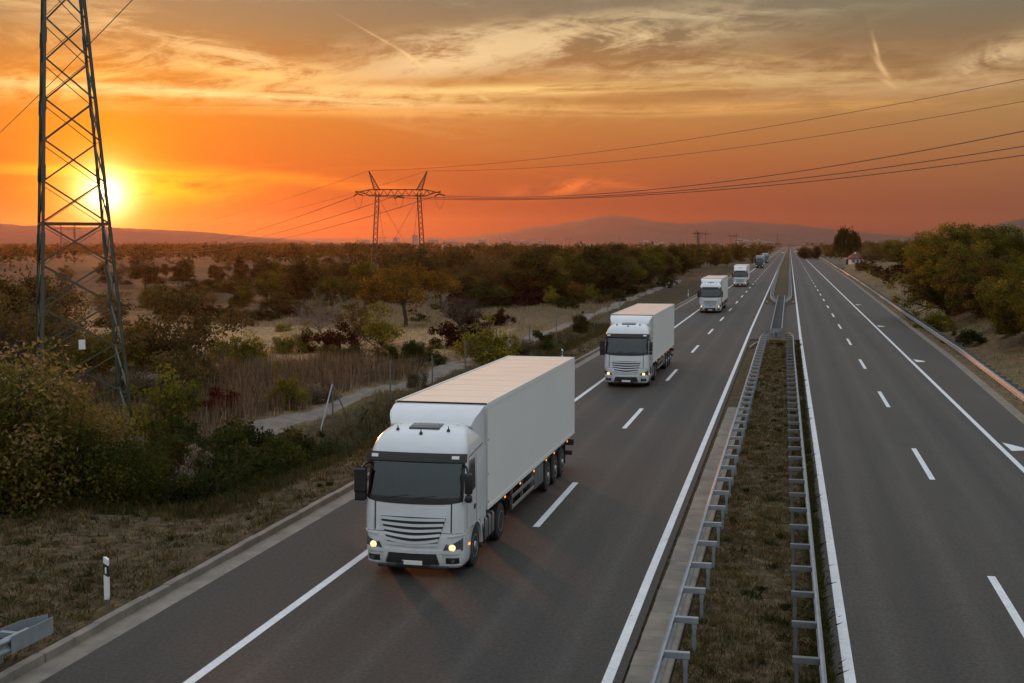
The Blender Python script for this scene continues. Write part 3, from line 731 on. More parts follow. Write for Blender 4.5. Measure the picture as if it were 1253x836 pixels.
    mb = MB(); mb.box(-1.245, 1.245, y0, y1, 1.17, 3.955, .012, 1)
    for s in (-1, 1):
        mb.box(s * 1.245, s * 1.256, y0, y1, 3.86, 3.955, .003); mb.box(s * 1.245, s * 1.258, y0, y1, 1.17, 1.28, .003); mb.box(s * 1.246, s * 1.257, y0, y0 + .09, 1.281, 3.859, .003); mb.box(s * 1.246, s * 1.257, y1 - .09, y1, 1.281, 3.859, .003)
        mb.box(s * 1.15, s * 1.24, y0 - .012, y0 + .02, 1.2, 3.9, .004)
    tb = mb.build('trailer_body', M['trailer_white'], T)
    for s in (-1, 1):
        mb = MB(); mb.box(s * 1.10 - .06, s * 1.10 + .06, y0 - .018, y0, 3.84, 3.92, .006); mb.build('corner_fitting', M['seam'], tb)
        for z in (1.35, 2.1, 3.0):
            mb = MB(); mb.box(s * 1.257, s * 1.262, y0 + .02, y0 + .06, z, z + .05); mb.build('hinge', M['seam'], tb)
    mb = MB(); n = 10
    for k in range(n):
        a, b = y0 + .05 + (y1 - y0 - .1) * k / n, y0 + .05 + (y1 - y0 - .1) * (k + 1) / n
        mb.box(-1.20, 1.20, a + .016, b - .016, 3.955, 3.985, .008, 1)
    mb.build('trailer_roof', M['trailer_roof'], T)
    mb = MB()
    for s in (-1, 1): mb.box(s * 1.205, s * 1.25, y0, y1, 3.957, 4.0, .012, 2)
    mb.box(-1.2, 1.2, y1 - .045, y1, 3.957, 4.0, .008)
    mb.build('roof_rail', M['trailer_white'], T)
    mb = MB(); mb.box(-1.235, 1.235, y0 - .004, y0 + .045, 3.957, 3.995, .004); mb.build('roof_edge_seal', M['seam'], T)
    mb = MB()
    for s in (-1, 1):
        mb.box(s * .5 - .06, s * .5 + .06, y0 + .4, y1 - .05, .92, 1.17); mb.box(s * 1.16 - .03, s * 1.16 + .03, y0 + 1, y1, 1.10, 1.168)
    for y in np.arange(y0 + .8, y1, 1.1): mb.box(-1.15, 1.15, y, y + .08, 1.06, 1.168)
    mb.build('trailer_chassis', M['chassis'], T)
    for s in (-1, 1):
        mb = MB(); mb.box(s * .95 - .07, s * .95 + .07, 5.5, 5.64, .35, 1.1, .01); mb.box(s * .95 - .16, s * .95 + .16, 5.4, 5.74, .31, .35, .01); mb.build('landing_leg', M['chassis'], T)
        mb = MB()
        for z in (.50, .80): mb.box(s * 1.16, s * 1.20, 5.9, 9.0, z, z + .11, .01)
        for y in (6.0, 7.4, 8.9): mb.box(s * 1.10, s * 1.16, y, y + .06, .45, 1.1)
        mb.build('side_guard', M['alu'], T)
        mb = MB(); mb.box(s * .72, s * 1.19, 9.15, 10.55, .42, 1.08, .03, 2); mb.build('pallet_box', M['galv_dark'], T)
        for y in (11.15, 12.46, 13.77):
            wheel(T, s * 1.03, y, .51, .385, s)
        mb = MB()
        for y in (10.6, 11.78, 13.09, 14.4): mb.box(s * .78, s * 1.22, y, y + .02, .34, 1.05)
        for y in (11.15, 12.46, 13.77): mb.box(s * .78, s * 1.22, y - .45, y + .45, 1.055, 1.085, .01)
        mb.build('mudflap', B_, T)
        for y in (4.6, 6.6, 8.6, 10.6, 12.0, 14.5): 
            mb = MB(); mb.box(s * 1.256, s * 1.268, y, y + .12, 1.09, 1.14, .004); mb.build('side_marker_lamp', M['amber'], T)
        mb = MB(); mb.box(s * .7, s * 1.2, y1 - .02, y1 + .03, .78, .92, .01); mb.build('tail_lamp', M['tail_red'], T)
    mb = MB(); mb.box(-1.2, 1.2, y1 - .25, y1 - .1, .40, .56, .02); mb.box(-1.24, 1.24, y1 - .1, y1 - .02, .74, .96, .01)
    for s in (-1, 1): mb.box(s * .6 - .04, s * .6 + .04, y1 - .25, y1 - .12, .5, 1.0)
    for y in (11.15, 12.46, 13.77): mb.tube([(-.95, y, .51), (.95, y, .51)], .07, 8)
    mb.build('underrun_bar', M['chassis'], T)
    return T

truck = make_truck()
GT = 'trucks driving in convoy on the left carriageway'
specs = [(-8.88, 28.45, 'nearest white articulated truck with cream trailer roof and lit headlights', None),
         (-8.93, 69.4, 'white articulated truck following second in the convoy, behind the nearest one', None),
         (-8.98, 146.5, 'white articulated truck third in the convoy, beside the crossover gap', None),
         (-8.98, 236.5, 'small far white truck fourth in the convoy, ahead of the dark blue one', None),
         (-9.6, 418.5, 'dark blue truck with lit headlights far down the road', ('paint_blue', 'trailer_white')),
         (-9.9, 528, 'teal truck last in the convoy, half hidden behind dark blue truck', ('paint_teal', 'paint_teal'))]
protos = list(truck.children)
for i, (x, y, lb, pm) in enumerate(specs):
    o = truck if i == 0 else copy_tree(truck)
    o.location = (x, y, 0); tag(o, lb, 'truck', GT)
    if pm:
        for c in o.children:
            for s_ in c.material_slots:
                if s_.material in (M['paint_white'], M['trailer_white']):
                    nm = pm[0] if s_.material == M['paint_white'] else pm[1]
                    s_.link = 'OBJECT'; s_.material = M[nm]

# far cars
def make_car():
    T = empty('car', (0, 0, 0))
    mb = MB(); secs = [(-2.15, .45, .62), (-2.1, .35, .78), (-1.2, .3, .95), (1.3, .3, 1.0), (2.05, .34, .96), (2.15, .45, .7)]
    rows = []
    for y, zb, zt in secs:
        w = .88 if abs(y) < 2.1 else .78
        rows.append([mb.b.verts.new(p) for p in ((-w, y, zb), (-w - .02, y, (zb + zt) / 2), (-w + .06, y, zt), (w - .06, y, zt), (w + .02, y, (zb + zt) / 2), (w, y, zb))])
    for a, b in zip(rows, rows[1:]):
        for k in range(6): mb.b.faces.new((a[k], a[(k + 1) % 6], b[(k + 1) % 6], b[k]))
    mb.b.faces.new(rows[0]); mb.b.faces.new(rows[-1][::-1]); mb.build('body', M['paint_white'], T)
    mb = MB(); mb.hull([(s * w, y, z) for s in (-1, 1) for (w, y, z) in ((.80, -1.0, .96), (.66, -.35, 1.44), (.66, 1.1, 1.46), (.78, 1.85, 1.0))]); mb.build('cabin', M['glass_dark'], T)
    mb = MB(); mb.box(-.64, .64, -.28, 1.05, 1.452, 1.48, .01); mb.build('roof', M['paint_white'], T)
    for s in (-1, 1):
        for y in (-1.35, 1.3): wheel(T, s * .8, y, .32, .2, s)
        mb = MB(); mb.box(s * .5, s * .8, -2.19, -2.1, .6, .72, .02); mb.build('headlight', M['lamp_on'], T)
        mb = MB(); mb.box(s * .55, s * .82, 2.1, 2.18, .75, .88, .02); mb.build('tail_lamp', M['tail_red'], T)
    return T
car = make_car()
for i, (x, y, r, lb, pm) in enumerate([(-5.0, 1040, 0, 'tiny far car with lit headlights at the head of the left carriageway', None), (5.2, 1180, PI, 'tiny far white car driving away on the right carriageway', None), (11.5, 1330, PI, 'tiny dark car far away beside the right guardrail', 'paint_blue')]):
    o = car if i == 0 else copy_tree(car); o.location = (x, y, 0); o.rotation_euler.z = r; tag(o, lb, 'car', 'far cars')
    if pm:
        for c in o.children:
            for s_ in c.material_slots:
                if s_.material == M['paint_white']: s_.link = 'OBJECT'; s_.material = M[pm]

# ------------------------------------------------------------------ guardrails
def wbeam(t=.004):
    p = [(.0, .155), (.03, .15), (.075, .11), (.075, .075), (.02, .03), (.02, -.03), (.075, -.075), (.075, -.11), (.03, -.15), (0, -.155)]
    q = [(a - .012, h) for a, h in p[::-1]]
    return p + q
def guardrail(name, path, face, zc, posts, label, off=.42, m_rail='galv', m_post='galv', group=None, bh=.12, stuff_after=100, zg=0.0):
    """path of (x,y); face=+1: the beam's ridges point to the right of the path; posts on the other side"""
    T = empty(name, (path[0][0], path[0][1], zg)); org = Vector(T.location)
    prof = [(a * face, h) for a, h in wbeam()]
    mb = MB(); mb.sweep(prof, [Vector((x, y, zc + zg)) - org for x, y in path]); mb.build('rail', M[m_rail], T, ang=25)
    pts = [Vector((x, y, 0)) for x, y in path]; cum = [0]
    for a, b in zip(pts, pts[1:]): cum.append(cum[-1] + (b - a).length)
    def along(s):
        for i in range(len(cum) - 1):
            if s <= cum[i + 1]:
                t = (s - cum[i]) / (cum[i + 1] - cum[i]); return pts[i].lerp(pts[i + 1], t), (pts[i + 1] - pts[i]).normalized()
        return pts[-1], (pts[-1] - pts[-2]).normalized()
    proto = None; rest = MB(); nrest = 0
    for k, s in enumerate(posts):
        if s > cum[-1]: break
        p, dv = along(s); rt = Vector((dv.y, -dv.x, 0)); ang = math.atan2(dv.y, dv.x)
        if proto is None:
            # local frame: x along path, y = left of path
            sd = face
            mb = MB(); yo = sd * off
            mb.box(-.05, .05, yo - .035, yo + .035, -.15 - zg, zc + .02, .004)
            mb.box(-.035, .035, yo - .05, yo + .05, zc - .1, zc + .02)
            me = mb.build('post', M[m_post], T)
            mb = MB(); mb.box(-.055, .055, min(.012 * sd, yo + .08 * sd), max(.012 * sd, yo + .08 * sd), zc + .15 - bh, zc + .15, .004)
            br = mb.build('spacer', M[m_post], me); proto = me
            me.location = p - org + Vector((0, 0, zg)) * 1.0; me.rotation_euler.z = ang
        elif k < stuff_after:
            c = copy_tree(proto, T); c.location = p - org + Vector((0, 0, zg)); c.rotation_euler.z = ang
        else:
            yo = face * off; Mx = Matrix.Translation(p - org + Vector((0, 0, zg))) @ Matrix.Rotation(ang, 4, 'Z'); nrest += 1
            rest.box(-.05, .05, yo - .035, yo + .035, -.15, zc + .02, 0, 1, Mx); rest.box(-.055, .055, min(0, yo), max(0, yo), zc + .03, zc + .15, 0, 1, Mx)
    if nrest: tag(rest.build('far_posts', M[m_post], T), kind='stuff')
    tag(T, label, 'guardrail', group); return T
# left of the median, near part
lp = [(-2.12, y) for y in np.arange(10, 96, 2.0)] + [(-2.12, 99), (-2.08, 102), (-1.98, 104), (-1.8, 105.2), (-1.52, 106)]
guardrail('guardrail', lp, -1, .58, [x * 2.15 + 1.4 for x in range(0, 60)], 'galvanised guardrail with ladder of spacers along left side of the median', .40, group='median guardrails')
rp = [(.69 - .0042 * (y - 20) if y < 90 else .40, y) for y in np.arange(10, 92, 2.0)] + [(.40, 96), (.40, 100), (.36, 103), (.22, 104.8), (.02, 105.8)]
guardrail('guardrail', rp, 1, .58, [x * 2.15 + 1.6 for x in range(0, 60)], 'guardrail with pale sunlit top edge along right side of the median', .42, group='median guardrails', m_post='galv_dark')
# beyond the crossover: two rails that meet in a point
guardrail('guardrail', [(-1.5, 164), (-1.75, 166), (-2.15, 172), (-2.5, 180), (-2.65, 192), (-2.75, 205)] + [(-2.75 - .4 * min(1, (y - 205) / 150), y) for y in range(215, 1000, 15)], -1, .58, [x * 2.15 + .5 for x in range(380)], 'far left guardrail of the median beyond the paved crossover', .40, group='median guardrails')
guardrail('guardrail', [(-.5, 164), (-.25, 166), (.1, 172), (.35, 180), (.42, 192), (.42, 205)] + [(.42, y) for y in range(215, 1000, 15)], 1, .58, [x * 2.15 + .5 for x in range(380)], 'far right guardrail of the median beyond the paved crossover', .40, group='median guardrails')
# right-hand roadside rail
rr = [(float(redge(y)) + .75, y) for y in list(np.arange(30, 150, 4.0)) + list(np.arange(150, 1000, 14.0))]
guardrail('guardrail', rr, -1, .60, [x * 2.15 + .5 for x in range(440)], 'long guardrail lit pink along the outer edge of the right carriageway', .42, m_post='galv_dark', group=None)
# left verge terminal in the corner
T = guardrail('guardrail', [(-14.32, -10), (-14.30, 6), (-14.26, 14), (-14.22, 19.3), (-14.16, 20.6)], 1, .55, [26.2, 28.35, 30.3], 'short galvanised guardrail end with flared nose on left grass verge', -.02 + .42, group=None, zg=.1)
org = Vector(T.location)
mb = MB(); mb.sweep([(.10, .17), (.115, .17), (.115, -.16), (.10, -.16)], [Vector((-14.20, 20.0, .65)) - org, Vector((-14.16, 20.7, .66)) - org, Vector((-14.10, 21.2, .68)) - org])
mb.sweep([(-.12, .17), (-.11, .17), (-.11, -.10), (-.12, -.10)], [Vector((-14.46, 20.2, .66)) - org, Vector((-14.36, 20.8, .68)) - org, Vector((-14.07, 21.22, .69)) - org])
mb.build('end_nose', M['galv'], T)
# two-faced removable barrier in the crossover
T = empty('crossover_barrier', (-1.0, 110.3, 0))
for s in (-1, 1):
    mb = MB(); mb.sweep([(a * s, h) for a, h in wbeam()], [(s * .44, 0, .60), (s * .44, 70.5, .60)]); mb.build('rail', M['galv'], T, ang=25)
mb = MB(); n = 12
for zz in (.50, .70): pass
mb.sweep([(0, .16), (.012, .16), (.012, -.16), (0, -.16)], [(-.50 * math.cos(PI * k / n), -.5 * math.sin(PI * k / n), .60) for k in range(n + 1)]); mb.build('end_nose', M['galv'], T)
pr = None
for k in range(33):
    if pr is None:
        mb = MB(); mb.box(-.43, .43, 0, .12, .54, .72, .006); pr = mb.build('cross_bar', M['galv_dark'], T)
        c = pr
    else:
        c = pr.copy(); col.objects.link(c); c.parent = T
    c.location = (0, .3 + k * 2.15, 0)
pr = None
for k in range(17):
    if pr is None:
        mb = MB(); mb.box(-.06, .06, 0, .1, -.1, .56, .004); mb.box(-.3, .3, -.1, .2, -.01, .03); pr = mb.build('post', M['galv_dark'], T); c = pr
    else:
        c = pr.copy(); col.objects.link(c); c.parent = T
    c.location = (0, .31 + k * 4.3, 0)
tag(T, 'double sided ladder-like metal barrier closing the paved median crossover', 'barrier')

# ------------------------------------------------------------------ delineators
def make_delin():
    mb = MB(); w = .06
    def prism(z0a, z0b, z1a, z1b, e=0.0):
        ws = w + e
        out = [(-ws, z0a), (ws, z0b), (ws, z1b), (-ws, z1a)]
        mb2 = MB(); fr = [(-ws, -.04 - e), (ws, -.04 - e), (ws * .6, .05 + e), (-ws * .6, .05 + e)]
        zb = lambda x: z0a + (z0b - z0a) * (x + ws) / (2 * ws); zt = lambda x: z1a + (z1b - z1a) * (x + ws) / (2 * ws)
        mb2.hull([(x, y, zb(x)) for x, y in fr] + [(x, y, zt(x)) for x, y in fr]); return mb2
    T = empty('delineator_post', (0, 0, 0))
    prism(-.2, -.2, .98, .90).build('shaft', M['post_white'], T, ang=20)
    b = prism(.58, .52, .84, .77, .004).build('black_band', M['seam'], T, ang=20)
    mb = MB(); mb.box(-.02, .02, -.052, -.044, .60, .74, .002); mb.build('reflector', M['white_lamp'], b)
    return T
dl = make_delin()
for i, (x, y, lb) in enumerate([(-14.85, 24.6, 'white roadside marker post with black band on the near left verge'), (-14.7, 81, 'white roadside marker post just behind the nearest trailer'), (-14.8, 188, 'small far white marker post on the left verge by third truck')]):
    o = dl if i == 0 else copy_tree(dl); o.location = (x, y, gz1(x, y)); tag(o, lb, 'marker post', 'roadside marker posts')

# ------------------------------------------------------------------ fence along the track
FP = [(-22.5, 38), (-21.0, 47.1), (-21.3, 55.6), (-21.0, 63.5), (-21.0, 71.6), (-21.1, 79.8), (-20.9, 88), (-20.3, 97), (-19.8, 106), (-19.4, 115), (-19.2, 124), (-19.0, 132), (-18.9, 141), (-18.9, 150), (-19, 160), (-19.2, 170), (-19.3, 180), (-19.5, 192), (-19.7, 204), (-20, 220), (-20.2, 236), (-20.5, 252), (-20.8, 270)]
T = empty('wire_fence', (FP[0][0], FP[0][1], 0)); org = Vector(T.location); pr = None
for x, y in FP:
    z = gz1(x, y)
    if pr is None:
        mb = MB(); mb.tube([(0, 0, -.4), (0, 0, 2.0)], .045, 8); pr = mb.build('post', M['galv_dark'], T); c = pr
    else: c = pr.copy(); col.objects.link(c); c.parent = T
    c.location = Vector((x, y, z)) - org
x, y = FP[2]; z = gz1(x, y)
mb = MB()
for dy in (-1.9, 1.9): mb.tube([Vector((x, y, z + 1.9)) - org, Vector((x + .1, y + dy, z - .1)) - org], .035, 6)
mb.build('brace', M['galv'], T)
mb = MB()
for h in (.3, .75, 1.2, 1.65, 1.95): mb.tube([Vector((x, y, gz1(x, y) + h)) - org for x, y in FP], .004, 4)
mb.build('wires', M['wire'], T)
tag(T, 'wire fence on thin grey metal posts beside the gravel track', 'fence')
# old wooden field posts
pr = None
for px, py in ((228, 424), (252, 429), (236, 431), (222, 426), (150, 436), (183, 430)):
    p = at(px, py, -.4)
    if pr is None: 
        mb = MB(); mb.tube([(0, 0, -.4), (.02, 0, .6), (.05, .01, 1.15)], [.07, .065, .05], 7); pr = mb.build('fence_post', M['wood']); c = pr
    else: c = pr.copy(); col.objects.link(c)
    c.location = (p.x, p.y, gz1(p.x, p.y)); c.rotation_euler = (R.uniform(-.1, .1), R.uniform(-.1, .1), R.uniform(0, 6)); tag(c, 'old leaning wooden post at the edge of the stubble field', 'post', 'old wooden field posts')

# ------------------------------------------------------------------ pylons
def lattice_tower(T, base_w, top_w, h, levels, m_, legw=.16, br=.08, lean=0.0, one_brace=False, panels=None):
    wd = lambda z: (base_w + (top_w - base_w) * z / h) / 2
    cn = [(-1, -1), (1, -1), (1, 1), (-1, 1)]
    pt = lambda k, z: Vector((cn[k][0] * wd(z) + lean * z / h, cn[k][1] * wd(z), z))
    for k in range(4):
        mb = MB(); a, b = pt(k, 0), pt(k, h)
        sx, sy = -cn[k][0], -cn[k][1]
        # an angle section: two flanges
        mb.bar(a, b, legw, .025); 
        mb.bar(a + Vector((0, sy * legw / 2, 0)), b + Vector((0, sy * legw / 2, 0)), .025, legw)
        if legw > .1:
            for z in np.arange(3.2, h - 2, 3.2): mb.bar(pt(k, z - .35) * 1.0, pt(k, z + .35), legw * 1.3, .05)
            mb.box(a.x - .3, a.x + .3, a.y - .3, a.y + .3, -1.2, .15, .03)
        mb.build('leg', m_, T)
    mb = MB(); zs = panels or [h * i / levels for i in range(levels + 1)]
    for z0, z1 in zip(zs, zs[1:]):
        for k in range(4):
            k2 = (k + 1) % 4
            mb.bar(pt(k, z0), pt(k2, z1), br, br * .35); mb.bar(pt(k2, z0), pt(k, z1), br * .35, br)
    mb.build('bracing', m_, T)
    return pt
pb = at(103, 534, -1.3)
T = empty('lattice_pylon', (pb.x, pb.y, -1.3), math.radians(37))
h_ = 31.0
zs = [0.0, 2.2, 4.35, 6.4, 8.45, 10.4]
while zs[-1] < 29: zs.append(zs[-1] + max(1.3, 2.1 - .012 * zs[-1]))
zs[-1] = h_
pt = lattice_tower(T, 4.2, .58, h_, 16, M['pylon_green'], .17, .08, -.6, panels=zs)
mb = MB()
for k in range(4): mb.bar(pt(k, 10.4), pt((k + 1) % 4, 10.4), .12, .12)
mb.build('horizontal_ring', M['pylon_green'], T)
for zc, L_ in ((22.5, 3.6), (25.8, 4.4), (29.2, 3.0)):
    mb = MB()
    for s in (-1, 1):
        tip = Vector((s * L_ - .6, 0, zc + .3))
        for k in range(4):
            p = pt(k, zc + (.0 if k % 2 else .9))
            mb.bar(p, tip, .07)
        mb.bar(tip, tip - Vector((0, 0, 1.3)), .09)
    mb.build('crossarm', M['pylon_green'], T)
sp = pt(0, 4.4).lerp(pt(1, 4.4), .48); 
mb = MB(); mb.box(-.15, .15, -.02, .0, -.23, .23, .01, 1, Matrix.Translation(sp + Vector((0, -.12, .28)))); mb.build('sign_plate', M['post_white'], T)
tag(T, 'tall green lattice pylon in front of the sun at left edge', 'pylon')

# the portal pylon of the crossing power line
def make_portal(df, db):
    T = empty('portal_pylon', (0, 0, 0))
    mm = M['steel_dark']
    hb = 21.2
    def leg(x0, x1):
        mb = MB(); w0, w1 = .55, .42
        c = [(-1, -1), (1, -1), (1, 1), (-1, 1)]
        P_ = lambda k, t: Vector((x0 + (x1 - x0) * t + c[k][0] * (w0 + (w1 - w0) * t), c[k][1] * (w0 + (w1 - w0) * t), -1 + (hb + 1) * t))
        for k in range(4): mb.bar(P_(k, 0), P_(k, 1), .21)
        n = 17
        for i in range(n):
            for k in range(4):
                a, b = (k, (k + 1) % 4) if i % 2 else ((k + 1) % 4, k)
                mb.bar(P_(a, i / n), P_(b, (i + 1) / n), .115)
        mb.build('leg', mm, T)
    leg(-6.2, -5.0); leg(6.2, 5.0)
    mb = MB(); xs_ = np.linspace(-10.3, 10.3, 25)
    def bt(x): return .75 * max(.08, 1 - max(0, abs(x) - 6.5) / 3.8)
    for s in (-.5, .5):
        top = [Vector((x, s * (1 if abs(x) < 7 else .5), hb + bt(x) * 1.1)) for x in xs_]; bot = [Vector((x, s * (1 if abs(x) < 7 else .5), hb - bt(x) * .9 + max(0, abs(x) - 6.5) * .13)) for x in xs_]
        for a, b in zip(top, top[1:]): mb.bar(a, b, .19)
        for a, b in zip(bot, bot[1:]): mb.bar(a, b, .19)
        for i in range(24): mb.bar((bot if i % 2 else top)[i], (top if i % 2 else bot)[i + 1], .125)
    mb.build('crossbeam', mm, T)
    for s in (-1, 1):
        mb = MB()
        b4 = [Vector((s * 5.0 + dx, dy, hb + .6)) for dx, dy in ((-.7, -.5), (.7, -.5), (.7, .5), (-.7, .5))]; tip = Vector((s * 7.0, 0, hb + 5.3))
        for k in range(4):
            mb.bar(b4[k], tip, .18)
            for i in range(7):
                a, b = b4[k].lerp(tip, i / 8), b4[(k + 1) % 4].lerp(tip, (i + 1) / 8); mb.bar(a, b, .11)
        mb.build('earth_wire_peak', mm, T)
    mb = MB()
    for a, b in (((-5.0, 0, hb - .7), (6.0, 0, 1.5)), ((5.0, 0, hb - .7), (-6.0, 0, 1.5)), ((-4.9, .3, hb - 1), (-2.4, 0, 0.)), ((4.9, .3, hb - 1), (2.4, 0, 0.))): mb.tube([a, b], .035, 5)
    mb.build('guy_wire', mm, T)
    for x in (-9.8, 0, 9.8):
        mb = MB()
        for s in (-1, 1):
            a = Vector((x, 0, hb - (.2 if x else .8))); b = a + (df if s > 0 else db) * 2.6 + Vector((0, 0, -.45))
            n = 11
            for i in range(n):
                p = a.lerp(b, i / n); q = a.lerp(b, (i + .6) / n); mb.tube([p, p.lerp(q, .5), q], [.05, .17, .06], 8)
        ins = mb.build('insulator_string', M['steel_dark'], T)
        mb = MB(); a = Vector((x, 0, hb - .7)) + db * 2.6; b = Vector((x, 0, hb - .7)) + df * 2.6
        mb.tube([a.lerp(b, t) + Vector((0, 0, -3.0 * 4 * t * (1 - t))) for t in np.linspace(0, 1, 13)], .035, 5); mb.build('jumper_loop', M['wire'], ins)
    return T
pc = at(488, 344, -.3); Pp = Vector((pc.x, pc.y, gz1(pc.x, pc.y)))
# direction of the line, from the far faint portal to the road crossing
fb = atY(84, 320, 860.0)
ld = Vector((Pp.x - fb.x, Pp.y - fb.y, 0)).normalized()
# beam stands across the line; view shows it nearly face-on
beam_rz = math.atan2(ld.y, ld.x) + PI / 2
RZP = math.radians(16.6); _ir = Matrix.Rotation(-RZP, 3, 'Z')
_q = atY(1253, 178, 170); DF = _ir @ Vector((_q.x - Pp.x, _q.y - Pp.y, 0)).normalized(); DB = _ir @ (-ld)
portal = make_portal(DF, DB)
SCP = .93
portal.location = Pp; portal.rotation_euler.z = RZP; portal.scale = (SCP,) * 3
tag(portal, 'large portal pylon with two lattice legs above the trees left of centre', 'pylon')
bpy.context.view_layer.update()
MW = portal.matrix_world.copy()
def wire(name, a, b, sag, r, label, group, n=40):
    mb = MB(); pts = [Vector(a).lerp(Vector(b), t) + Vector((0, 0, -sag * 4 * t * (1 - t))) for t in np.linspace(0, 1, n)]
    mb.tube(pts, r, 5); o = mb.build(name, M['wire']); tag(o, label, 'power line', group); return o
endY = 95.
# right-hand span: aim the wire so that it leaves the frame where the photograph has it
def span_end(px, py, Yx): return atY(px, py, Yx)
for i, (x, py) in enumerate(((9.8, 160.5), (0, 179), (-9.8, 190))):
    a = MW @ (Vector((x, 0, 21.2 - .7)) + DF * 2.6); q = span_end(1253, py, 165 + i * 8)
    d_ = (q - a); d_.z = 0
    e_ = a + d_ * 1.75; 
    # parabola through a and q with the given sag
    t = 1 / 1.75; sag = 9.0; ez = (q.z + sag * 4 * t * (1 - t) - a.z * (1 - t)) / t
    wire('conductor', a, (e_.x, e_.y, ez), sag, .06, ['upper', 'middle', 'lowest'][i] + ' of three dark conductors sagging across the road to the right', 'conductors of the crossing power line')
for i, (s, py) in enumerate(((-1, 97), (1, 124))):
    a = MW @ Vector((s * 7.0, 0, 26.5)); q = span_end(1253, py, 165 + i * 8); d_ = (q - a); d_.z = 0; e_ = a + d_ * 1.75
    t = 1 / 1.75; sag = 7.0; ez = (q.z + sag * 4 * t * (1 - t) - a.z * (1 - t)) / t
    wire('earth_wire', a, (e_.x, e_.y, ez), sag, .035, ['upper', 'lower'][i] + ' thin earth wire high above the road on the right', 'earth wires of the crossing power line')
# left-hand span to the faint far portal
FARP = Vector((fb.x, fb.y, 0))
for i, x in enumerate((-9.8, 0, 9.8)):
    a = MW @ (Vector((x, 0, 21.2 - .7)) + DB * 2.6); b = FARP + Vector((x * .9, 0, 21))
    wire('conductor', a, b, 16, .06, ['leftmost', 'middle', 'rightmost'][i] + ' conductor running from the portal pylon down towards the left hills', 'conductors of the crossing power line')
for i, s in enumerate((-1, 1)):
    a = MW @ Vector((s * 7.0, 0, 26.5)); b = FARP + Vector((s * 6, 0, 27))
    wire('earth_wire', a, b, 12, .03, ['left', 'right'][i] + ' thin earth wire running back from the portal pylon to the hills', 'earth wires of the crossing power line')
a = atY(147, 0, 44.); b = atY(0, 150, 66.); d_ = b - a
wire('cable', a - d_ * .8, b + d_ * 1.2, .6, .018, 'thin cable slanting across the top left corner by the tall pylon', None)

# far pylons
def place_portal(px, ybase, hpx, lb):
    Y = H * F / max(2.0, ybase - VY); Y = min(Y, 1510 * 26 / hpx * .98); 
    D = 28.5 * SCP * F / hpx; c = copy_tree(portal); p = ray(px, VY); p.z = 0; p = p * (D / p.dot(Vector((-math.sin(TH), math.cos(TH), 0))))
    c.location = (p.x, p.y, -.3); tag(c, lb, 'pylon', 'far portal pylons'); return c
G_ = 'far portal pylons'
c = copy_tree(portal); c.location = FARP; tag(c, 'faint portal pylon before the hill, seen through the tall green pylon', 'pylon', G_); c.rotation_euler.z += .15
for px, hp, lb in ((670, 13.5, 'left one of two small portal pylons before the mountain'), (695, 13, 'right one of two small portal pylons before the mountain'), (858, 27, 'portal pylon behind the dark mast above the tree belt'), (897, 21, 'portal pylon above the white convoy trucks'), (468, 16, 'hazy portal pylon between the legs of the large one'), (1128, 26, 'faint portal pylon on the skyline above right trees')):
    place_portal(px, 303, hp, lb)
def make_mast():
    T = empty('lattice_mast', (0, 0, 0)); lattice_tower(T, 2.6, .5, 30, 12, M['steel_dark'], .12, .07)
    mb = MB()
    for z, L_ in ((20, 3.4), (24, 4.2), (28, 3.0)):
        for s in (-1, 1):
            for dy in (-.3, .3): mb.bar((0, dy, z), (s * L_, 0, z + .2), .09)
            mb.bar((0, 0, z + 1.2), (s * L_, 0, z + .2), .08); mb.bar((s * L_, 0, z + .2), (s * L_, 0, z - 1.1), .12)
    mb.build('crossarm', M['steel_dark'], T); return T
mast = make_mast()
ml = [(612, 15, 'slim lattice mast on the skyline right of the portal pylon'), (758, 14, 'slim lattice mast before the mountain slope'), (951, 17, 'slim lattice mast above the far end of road'), (437, 13, 'slim hazy mast left of the portal pylon'), (175, 12, 'leftmost of two slim masts before the dark left hill'), (195, 14, 'taller of two slim masts before the dark left hill'), (247, 16, 'stout mast at the foot of left hill'), (840, 10, 'small mast left of the dark mast above tree belt'), (1000, 9, 'tiny mast on the right horizon beyond the road')]
for i, (px, hp, lb) in enumerate(ml):
    c = mast if i == 0 else copy_tree(mast); D = 30 * F / hp; p = ray(px, VY); p.z = 0
    D = min(D, 4200); p = p * (D / p.dot(Vector((-math.sin(TH), math.cos(TH), 0)))); k_ = hp * D / F / 30
    c.location = (p.x, p.y, -.2); c.scale = (k_,) * 3; c.rotation_euler.z = R.uniform(0, 1); tag(c, lb, 'mast', 'far lattice masts')
T = empty('power_mast', (0, 0, 0)); p = at(854, 327, 0); T.location = (p.x, p.y, 0)
lattice_tower(T, 1.1, .55, 12.0, 12, M['steel_dark'], .13, .10)
mb = MB()
for z in (11.6, 10.4): mb.box(-1.5, 1.5, -.08, .08, z - .08, z + .08)
for x in (-1.4, 0, 1.4): mb.lathe([(0, .05), (.1, .12), (.2, .08), (.3, .12), (.42, .05)], 8, 'Z', (x, 0, 11.68))
mb.build('crossarm', M['steel_dark'], T); tag(T, 'dark lattice mast rising from the trees left of the convoy', 'mast')

